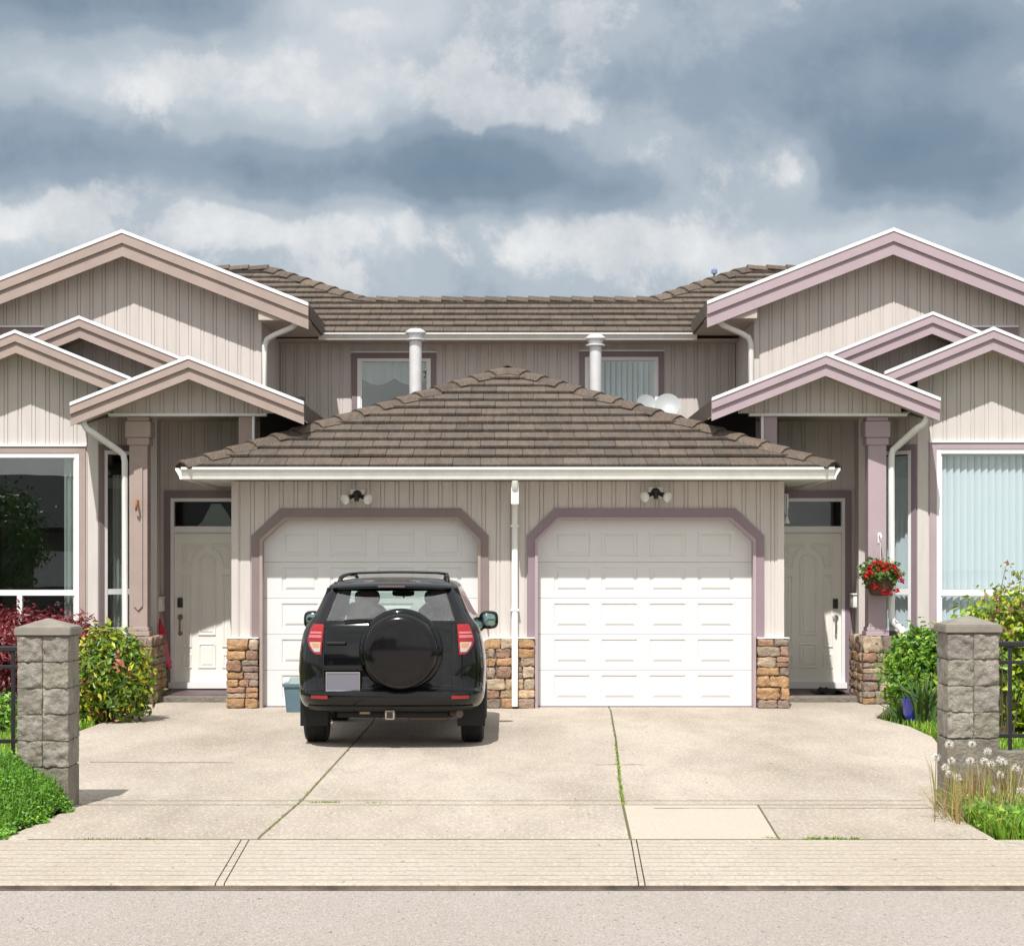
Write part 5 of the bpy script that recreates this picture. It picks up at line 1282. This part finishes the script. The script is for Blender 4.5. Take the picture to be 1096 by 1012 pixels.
for sg in (-1, 1):
    xi, xo = pl(pin), pl(pout)
    tlm = recalc(patch(xi, xo, .902, 1.188, .014, sg=sg).build('tail_light', M['redlens'], CAR, 50))
    recalc(patch(lambda z: xi(z) + .012, lambda z: xo(z) - .012, 1.098, 1.118, .0185, sg=sg, nz=3).build('light_band', M['pinklens'], tlm, 50))
    recalc(patch(lambda z: xi(z) + .012, lambda z: xo(z) - .012, 1.058, 1.086, .0185, sg=sg, nz=3).build('light_band', M['pinklens'], tlm, 50))
    recalc(patch(lambda z: xi(z) + .014, lambda z: xo(z) - .022, .925, 1.018, .0185, sg=sg, nz=8).build('clear_lens', M['clearlens'], tlm, 50))
    recalc(patch(lambda z: xi(z) + .024, lambda z: xo(z) - .045, .968, 1.008, .021, sg=sg, nz=5).build('turn_lens', M['amber'], tlm, 50))
    recalc(patch(lambda z: .585, lambda z: .745, .485, .515, .008, sg=sg, nz=3).build('reflector', M['redlens'], CAR, 50))
    # mirror
    mxx_ = .915 if sg > 0 else -.975
    mb = MB(); mb.rock(W(mxx_, 2.62, 1.155), (.105, .07, .098), n=6, p=3.2, jit=0); mi = mb.build('wing_mirror', M['paint'], CAR, True)
    mb = MB(); mb.rock(W(mxx_, 2.552, 1.155), (.074, .012, .068), n=5, p=3.2, jit=0); mb.build('mirror_glass', M['mirrorglass'], mi, True)
    mb = MB(); mb.tube([W(sg * .74, 2.70, 1.13), W(sg * .90, 2.66, 1.12)], [.04, .03], 10); mb.build('mirror_arm', M['plastic'], mi, True)
    # wheels
    for ya in (.95, 3.55):
        R0, wd = .355, .112
        ty = MB(); pr = [(.22, -wd * .9), (.30, -wd), (R0 - .03, -wd * .98), (R0 - .006, -wd * .82)]
        for k in range(-3, 4):
            c = k * .025; pr += [(R0, c - .009), (R0, c + .008), (R0 - .009, c + .010), (R0 - .009, c + .014)]
        pr += [(R0 - .006, wd * .82), (R0 - .03, wd * .98), (.30, wd), (.22, wd * .9)]
        ty.lathe(pr, W(sg * .772, ya, R0 - .002), 'x', 48); wo = ty.build('wheel', M['rubber'], CAR, 35)
        rm = MB(); rm.lathe([(.225, -.09), (.225, .06), (.21, .095), (.19, .07), (.06, .05), (.05, .085), (.01, .088)] if sg > 0 else [(.225, .09), (.225, -.06), (.21, -.095), (.19, -.07), (.06, -.05), (.05, -.085), (.01, -.088)], W(sg * .772, ya, R0 - .002), 'x', 30); recalc(rm.build('rim', M['alloy'], wo, 30))
    cb(sg * .63 if sg > 0 else -.90, .90 if sg > 0 else -.63, .545, .562, .185, .46, .006).build('mud_flap', M['plastic'], CAR)
    # roof rail
    mb = MB(); mb.tube([W(sg * .53, .70, 1.585), W(sg * .525, .82, 1.625), W(sg * .515, 1.0, 1.642), W(sg * .50, 1.45, 1.655), W(sg * .47, 2.0, 1.645), W(sg * .46, 2.12, 1.60)], [.022, .022, .018, .016, .016, .02], 10); mb.build('roof_rail', M['plastic'], CAR, True)
mb = MB(); mb.tube([W(-.50, 1.55, 1.655)] + [W(lerp(-.5, .5, k / 10), 1.55, 1.664 + .012 * math.sin(k / 10 * math.pi)) for k in range(1, 10)] + [W(.50, 1.55, 1.655)], .014, 8); mb.build('cross_bar', M['plastic'], CAR, True)
# spare cover
mb = MB(); mb.lathe([(.33, .14), (.352, .10), (.36, .03), (.357, -.06), (.348, -.095), (.330, -.122), (.30, -.138), (.26, -.147), (.20, -.154), (.10, -.160), (.004, -.161)], W(.105, 0, .94), 'y', 64)
mb.build('spare_wheel_cover', M['cover'], CAR, 60)
mb = MB(); mb.lathe([(.39, .13), (.40, .10), (.39, .075), (.36, .06)], W(.105, 0, .94), 'y', 48); mb.build('spare_wheel_surround', M['paint'], CAR, 60)
# spoiler with third brake lamp
mb = MB(); pts = []
nx = 16; vs = []
for i in range(nx + 1):
    x = lerp(-.575, .575, i / nx); c = 1 - (x / .575) ** 2
    for (yy, zz) in ((.335, 1.528), (.315, 1.545), (.335, 1.563), (.55, 1.605), (.60, 1.58), (.48, 1.53)): vs.append(W(x, yy + .10 * (1 - c) ** 1.5, zz - .018 * (1 - c)))
mb.add(vs, [(i * 6 + k, i * 6 + (k + 1) % 6, (i + 1) * 6 + (k + 1) % 6, (i + 1) * 6 + k) for i in range(nx) for k in range(6)] + [tuple(range(5, -1, -1)), tuple(range(nx * 6, nx * 6 + 6))])
sp = recalc(mb.build('spoiler', M['paint'], CAR, 50))
cb(-.13, .13, .309, .33, 1.536, 1.553, .003).build('brake_lamp', M['rustpipe'], sp)
# plate and handle
pz = .648
cb(-.615, -.27, .055, .10, pz - .105, pz + .095, .01).build('plate_recess', M['plastic'], CAR)
cb(-.60, -.288, .046, .058, pz - .085, pz + .08, .004).build('number_plate', M['plate'], CAR)
for (a, b, c, d_) in ((-.606, -.282, pz + .078, pz + .090), (-.606, -.282, pz - .095, pz - .083), (-.606, -.594, pz - .0825, pz + .0775), (-.294, -.282, pz - .0825, pz + .0775)): cb(a, b, .040, .056, c, d_, .003).build('plate_frame', M['alloy'], CAR)
cb(-.63, -.25, .040, .12, pz + .10, pz + .155, .02).build('plate_garnish', M['paint'], CAR)
ho = cb(-.615, -.42, .075, .115, .995, 1.025, .012).build('tailgate_handle', M['plastic'], CAR)
mb = MB(); mb.tube([W(-.47, .15, 1.175), W(-.28, .165, 1.235), W(-.08, .165, 1.225)], .012, 8); mb.lathe([(.03, 0), (.03, -.03), (.01, -.035)], W(-.06, .185, 1.205), 'y', 12)
mb = MB(); mb.tube([W(-.44, .160, 1.222), W(-.16, .165, 1.235), W(-.02, .17, 1.20)], [.008, .013, .016], 8); mb.build('wiper', M['plastic'], CAR, True)
# bumper strip, lower valance, hitch, exhaust, beam
recalc(patch(lambda z: -.80, lambda z: .80, .558, .574, .006, nx=24, nz=2).build('bumper_step', M['plastic'], CAR, 50))
recalc(patch(lambda z: -.78, lambda z: .78, .365, .415, .012, nx=24, nz=3).build('valance', M['plastic'], CAR, 50))
# tailgate shut lines
mb = MB()
for x in (-.635, .60):
    zz = [.60, .70, .80, .90, 1.0, 1.1, 1.18]; mb.tube([rear_pt(x, z, .002) for z in zz], .004, 5)
mb.tube([rear_pt(lerp(-.635, .60, k / 12), .598, .002) for k in range(13)], .004, 5); mb.build('shut_line', M['rubber'], CAR)
mb = MB(); mb.bbox(CXW - .52, CXW + .55, CYW + .30, CYW + .40, .285, .345, .015); mb.build('tow_beam', M['plastic'], CAR)
mb = MB(); mb.bbox(CXW - .045, CXW + .045, CYW + .06, CYW + .3, .285, .375, .006); h = mb.build('hitch_receiver', M['steel'], CAR); MB().box(CXW - .030, CXW + .030, CYW + .058, CYW + .0615, .300, .360).build('receiver_hole', M['black'], h)
MB().bbox(CXW - .30, CXW - .20, CYW + .24, CYW + .31, .325, .355, .004).build('chain_bracket', M['steel'], CAR)
mb = MB(); mb.tube([W(.52, .75, .33), W(.60, .30, .335), W(.66, .20, .33)], .04, 14); mb.build('exhaust_pipe', M['rustpipe'], CAR, 50)
MB().bbox(CXW + .15, CXW + .55, CYW + .42, CYW + .68, .24, .36, .05).build('muffler', M['rustpipe'], CAR)
MB().bbox(CXW - .60, CXW + .60, CYW + .88, CYW + 1.02, .24, .36, .03).build('axle_beam', M['black'], CAR)
MB().box(CXW - .62, CXW + .62, CYW + .6, CYW + 3.9, .345, .352).build('underbody', M['black'], CAR)
# cabin
MB().box(CXW - .76, CXW + .76, CYW + .35, CYW + 3.2, .50, .54).build('cabin_floor', M['seat'], CAR)
for x in (-.37, .37):
    mb = MB(); mb.rock(W(x, 2.32, .96), (.24, .09, .38), n=6, p=3.5, jit=.0); so = mb.build('front_seat', M['seat'], CAR, True)
    mb = MB(); mb.rock(W(x, 2.26, 1.40), (.135, .06, .085), n=5, p=3, jit=0); mb.build('headrest', M['seat'], so, True)
mb = MB(); mb.rock(W(0, 1.35, .88), (.62, .10, .30), n=6, p=5, jit=0); ro_ = mb.build('rear_seat', M['seat'], CAR, True)
for x in (-.36, .40):
    mb = MB(); mb.rock(W(x, 1.32, 1.27), (.155, .065, .11), n=5, p=3, jit=0); mb.build('headrest', M['seat'], ro_, True)
for sg in (-1, 1):
    m = MB(); m.prism([(CXW + sg * .60, 1.16), (CXW + sg * .74, 1.16), (CXW + sg * .635, 1.53), (CXW + sg * .50, 1.53)], CYW + .52, CYW + .60); recalc(m.build('pillar_trim', M['plastic'], CAR))
MB().bbox(CXW - .6, CXW + .6, CYW + .50, CYW + .75, 1.0, 1.16, .03).build('parcel_shelf', M['seat'], CAR)
cb(-.70, .70, 2.85, 3.10, .9, 1.11, .05).build('dashboard', M['seat'], CAR)
mb = MB(); mb.rock(W(0, 2.48, 1.445), (.12, .022, .035), n=5, p=3.5, jit=0); mb.tube([W(0, 2.49, 1.44), W(0, 2.60, 1.40)], .01, 6); mb.build('interior_mirror', M['black'], CAR, True)
# ------------------------------------------------------------------ across the street (seen mirrored in the windows)
far = thing('dark_roofed_house', 'dark-roofed house across the street, mirrored in the left picture window', 'house', (-15, -16, 0), 'houses across the street')
MB().box(-22, -8, -22, -15.5, -.1, 2.7).build('wall', M['farwall'], far)
m = MB(); m.prismz([(-22.6, -22.6), (-7.4, -22.6), (-7.4, -14.9), (-22.6, -14.9)], 2.7, 2.85); m.add([(-22.6, -14.9, 2.851), (-7.4, -14.9, 2.851), (-7.4, -22.6, 2.851), (-22.6, -22.6, 2.851), (-21, -18.7, 4.75), (-9, -18.7, 4.75)], [(0, 1, 5, 4), (1, 2, 5), (2, 3, 4, 5), (3, 0, 4)])
m.build('roof', M['farroof'], far)
for xw in (-19, -15, -11): MB().bbox(xw - .8, xw + .8, -15.52, -15.44, .9, 2.1, .02).build('window', M['vinyl'], far)
for (dx_, lb_) in ((17.5, 'brown house across the street, mirrored in the back of the parked car'),):
    c_ = far.copy(); COL.objects.link(c_); c_.location.x += dx_; c_['label'] = lb_
    for ch in list(far.children):
        q_ = ch.copy(); COL.objects.link(q_); q_.parent = c_
t = thing('conifer_tree', 'dark green conifer across the street, mirrored in the left picture window', 'tree', (-15.4, -9.5, -.05))
MB().tube([(-15.4, -9.5, -.05), (-15.4, -9.5, 2), (-15.38, -9.5, 3.6)], [.14, .1, .03], 8).build('trunk', M['bark'], t)
foliage((-15.4, -9.5, 2.2), (1.25, 1.2, 1.9), 120, 22, .2, [((.05, .12, .02), 3), ((.09, .17, .03), 2)], 500, clump=.22).build('crown', M['leaf'], t)
m = MB(); m.bbox(-40, 40, -10.9, -10.6, -.1, .0, .02); tag(m.build('kerb', M['kerb']), kind='structure')

# ------------------------------------------------------------------ sun, sky, camera
LV = Vector((.21, 1, -1.5)).normalized(); TO = -LV
sun = bpy.data.lights.new('sun', 'SUN'); sun.energy = 4.2; sun.angle = rad(.6); sun.color = (1, .97, .935)
so = bpy.data.objects.new('sun', sun); COL.objects.link(so); so.rotation_euler = LV.to_track_quat('-Z', 'Y').to_euler(); so.location = (-5, -10, 30)
elev = math.asin(TO.z); az = math.atan2(TO.x, TO.y)
w = bpy.data.worlds.new('World'); SC.world = w; w.use_nodes = True; nt = w.node_tree; nt.nodes.clear(); L = nt.links.new
out = nn(nt, 'ShaderNodeOutputWorld'); bg = nn(nt, 'ShaderNodeBackground'); bg.inputs[1].default_value = .1; L(bg.outputs[0], out.inputs[0])
sky = nn(nt, 'ShaderNodeTexSky', sky_type='NISHITA', sun_disc=False, sun_elevation=elev, sun_rotation=az, air_density=1.2, dust_density=1.0)
tc = nn(nt, 'ShaderNodeTexCoord'); V = tc.outputs['Generated']
sep = nn(nt, 'ShaderNodeSeparateXYZ'); L(V, sep.inputs[0])
def mth(op, a, b=None, clamp=False):
    n = nn(nt, 'ShaderNodeMath', operation=op, use_clamp=clamp)
    for k, q in enumerate((a, b)):
        if q is None: continue
        if hasattr(q, 'node'): L(q, n.inputs[k])
        else: n.inputs[k].default_value = q
    return n.outputs[0]
def noise3(scale, detail, rough, off=0, dist=0, sc=(1, 1, 1)):
    mp = nn(nt, 'ShaderNodeMapping'); mp.inputs['Location'].default_value = (off, off * .7, off * 1.3); mp.inputs['Scale'].default_value = sc; L(V, mp.inputs[0])
    n = nn(nt, 'ShaderNodeTexNoise'); n.inputs['Scale'].default_value = scale; n.inputs['Detail'].default_value = detail; n.inputs['Roughness'].default_value = rough; n.inputs['Distortion'].default_value = dist
    L(mp.outputs[0], n.inputs[0]); return n.outputs['Fac']
u = mth('ARCTAN2', sep.outputs[0], sep.outputs[1]); hz = mth('SQRT', mth('ADD', mth('MULTIPLY', sep.outputs[0], sep.outputs[0]), mth('MULTIPLY', sep.outputs[1], sep.outputs[1])))
v = mth('DIVIDE', sep.outputs[2], mth('MAXIMUM', hz, .02))
wu = mth('ADD', u, mth('MULTIPLY', mth('SUBTRACT', noise3(9, 4, .6, 3.1), .5), .07)); wv = mth('ADD', v, mth('MULTIPLY', mth('SUBTRACT', noise3(9, 4, .6, 8.3), .5), .05))
# cloud masses by bearing and height: (px, py of the survey, half sizes, weight) ; + bright, - dark
BL = [(520, 190, 130, 42, -1.15), (300, 178, 190, 30, -.9), (60, 150, 120, 34, -.55), (980, 175, 150, 62, -1.25), (800, 90, 170, 60, -.8), (1050, 50, 120, 50, -.7), (130, 10, 220, 36, -.9), (560, 20, 90, 30, -.15), (640, 215, 60, 28, -.5),
      (330, 95, 125, 42, .62), (375, 18, 70, 26, .8), (90, 90, 120, 22, .5), (545, 112, 70, 26, .65), (20, 245, 75, 30, .95), (260, 240, 80, 24, .8), (430, 245, 90, 24, .5), (600, 272, 110, 30, .65), (690, 165, 40, 34, .4), (855, 180, 36, 30, .95), (905, 250, 110, 26, .75), (1085, 240, 40, 30, .9), (760, 275, 80, 30, .5)]
D = None
for (px_, py_, sx_, sy_, wt) in BL:
    a = mth('DIVIDE', mth('SUBTRACT', wu, (px_ - CX) / F), sx_ / F); b = mth('DIVIDE', mth('SUBTRACT', wv, (HZ - py_) / F), sy_ / F)
    e = mth('MULTIPLY', mth('POWER', 2.718, mth('MULTIPLY', mth('ADD', mth('MULTIPLY', a, a), mth('MULTIPLY', b, b)), -1.0)), wt)
    D = e if D is None else mth('ADD', D, e)
# soft cloud decks, then crisp sunlit puffs in front of them
n1 = noise3(6.5, 7, .52, 1.7, .3, (1, 1, 1.25)); n2 = noise3(20, 12, .68, 5.2, .1); n3 = noise3(10, 14, .66, 9.4, .2)
T = mth('ADD', mth('ADD', mth('MULTIPLY', D, .28), .615), mth('ADD', mth('MULTIPLY', mth('SUBTRACT', n1, .5), .85), mth('MULTIPLY', mth('SUBTRACT', n2, .5), .34)))
cr = nn(nt, 'ShaderNodeValToRGB'); L(T, cr.inputs[0]); cr.color_ramp.interpolation = 'EASE'
stops = [(.0, (.135, .195, .265)), (.25, (.185, .25, .325)), (.45, (.275, .34, .415)), (.60, (.41, .465, .52)), (.80, (.56, .60, .64)), (1.0, (.70, .715, .73))]
els = cr.color_ramp.elements; els[0].position = 0; els[1].position = 1
for p, c in stops:
    e = els[0] if p == 0 else els[-1] if p == 1 else els.new(p); e.color = (*c, 1)
pm_ = nn(nt, 'ShaderNodeMapRange', interpolation_type='SMOOTHSTEP'); pm_.inputs[1].default_value = .15; pm_.inputs[2].default_value = .29; pm_.inputs[4].default_value = .88
L(mth('ADD', mth('MULTIPLY', D, .34), mth('ADD', mth('MULTIPLY', mth('SUBTRACT', n3, .5), 1.5), .125)), pm_.inputs[0])
pc = nn(nt, 'ShaderNodeValToRGB'); L(mth('ADD', mth('MULTIPLY', mth('SUBTRACT', n2, .5), 1.3), mth('ADD', mth('MULTIPLY', D, .22), .40)), pc.inputs[0])
pe = pc.color_ramp.elements; pe[0].position = .2; pe[0].color = (.47, .505, .55, 1); pe[1].position = .85; pe[1].color = (.86, .855, .84, 1)
cm = nn(nt, 'ShaderNodeMix', data_type='RGBA'); L(pm_.outputs[0], cm.inputs[0]); L(cr.outputs[0], cm.inputs[6]); L(pc.outputs[0], cm.inputs[7])
CLD = cm.outputs[2]
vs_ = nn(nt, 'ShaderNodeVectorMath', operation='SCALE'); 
wm_ = nn(nt, 'ShaderNodeMapRange', interpolation_type='SMOOTHSTEP'); wm_.inputs[1].default_value = -.25; wm_.inputs[2].default_value = .6; wm_.inputs[4].default_value = .75
dt = nn(nt, 'ShaderNodeVectorMath', operation='DOT_PRODUCT'); L(V, dt.inputs[0]); dt.inputs[1].default_value = tuple(TO); L(dt.outputs['Value'], wm_.inputs[0])
sw = nn(nt, 'ShaderNodeMix', data_type='RGBA'); L(wm_.outputs[0], sw.inputs[0]); L(CLD, sw.inputs[6])
lu = nn(nt, 'ShaderNodeRGBToBW'); L(CLD, lu.inputs[0]); wv_ = nn(nt, 'ShaderNodeMix', data_type='RGBA', blend_type='MULTIPLY'); wv_.inputs[0].default_value = 1; wv_.inputs[6].default_value = (1.03, 1.0, .95, 1); L(lu.outputs[0], wv_.inputs[7]); L(wv_.outputs[2], sw.inputs[7])
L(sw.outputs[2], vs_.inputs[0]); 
# cloud is brightened round the sun, behind the camera, to fill the shaded porch
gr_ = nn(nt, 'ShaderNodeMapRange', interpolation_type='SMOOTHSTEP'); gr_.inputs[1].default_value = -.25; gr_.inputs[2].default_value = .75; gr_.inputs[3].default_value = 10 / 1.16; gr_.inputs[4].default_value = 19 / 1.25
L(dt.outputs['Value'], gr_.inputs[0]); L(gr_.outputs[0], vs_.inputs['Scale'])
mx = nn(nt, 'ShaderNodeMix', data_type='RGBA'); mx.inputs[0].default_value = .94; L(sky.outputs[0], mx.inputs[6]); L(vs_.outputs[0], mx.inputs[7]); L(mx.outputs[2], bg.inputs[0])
cam = bpy.data.cameras.new('camera'); co_ = bpy.data.objects.new('camera', cam); COL.objects.link(co_)
co_.location = (0, 0, EYE); co_.rotation_euler = (rad(90), 0, 0); cam.sensor_width = 36; cam.lens = F / 1096 * 36
cam.shift_x = (548 - CX) / 1096; cam.shift_y = (HZ - 506) / 1096; cam.clip_start = .1; cam.clip_end = 2000
SC.camera = co_
SC.view_settings.view_transform = 'Standard'; SC.view_settings.look = 'None'; SC.view_settings.gamma = 1; SC.view_settings.use_curve_mapping = False
SC.view_settings.exposure = .36
SC.cycles.max_bounces = 8; SC.cycles.transparent_max_bounces = 16; SC.cycles.use_denoising = True
SC.cycles.sample_clamp_indirect = 8
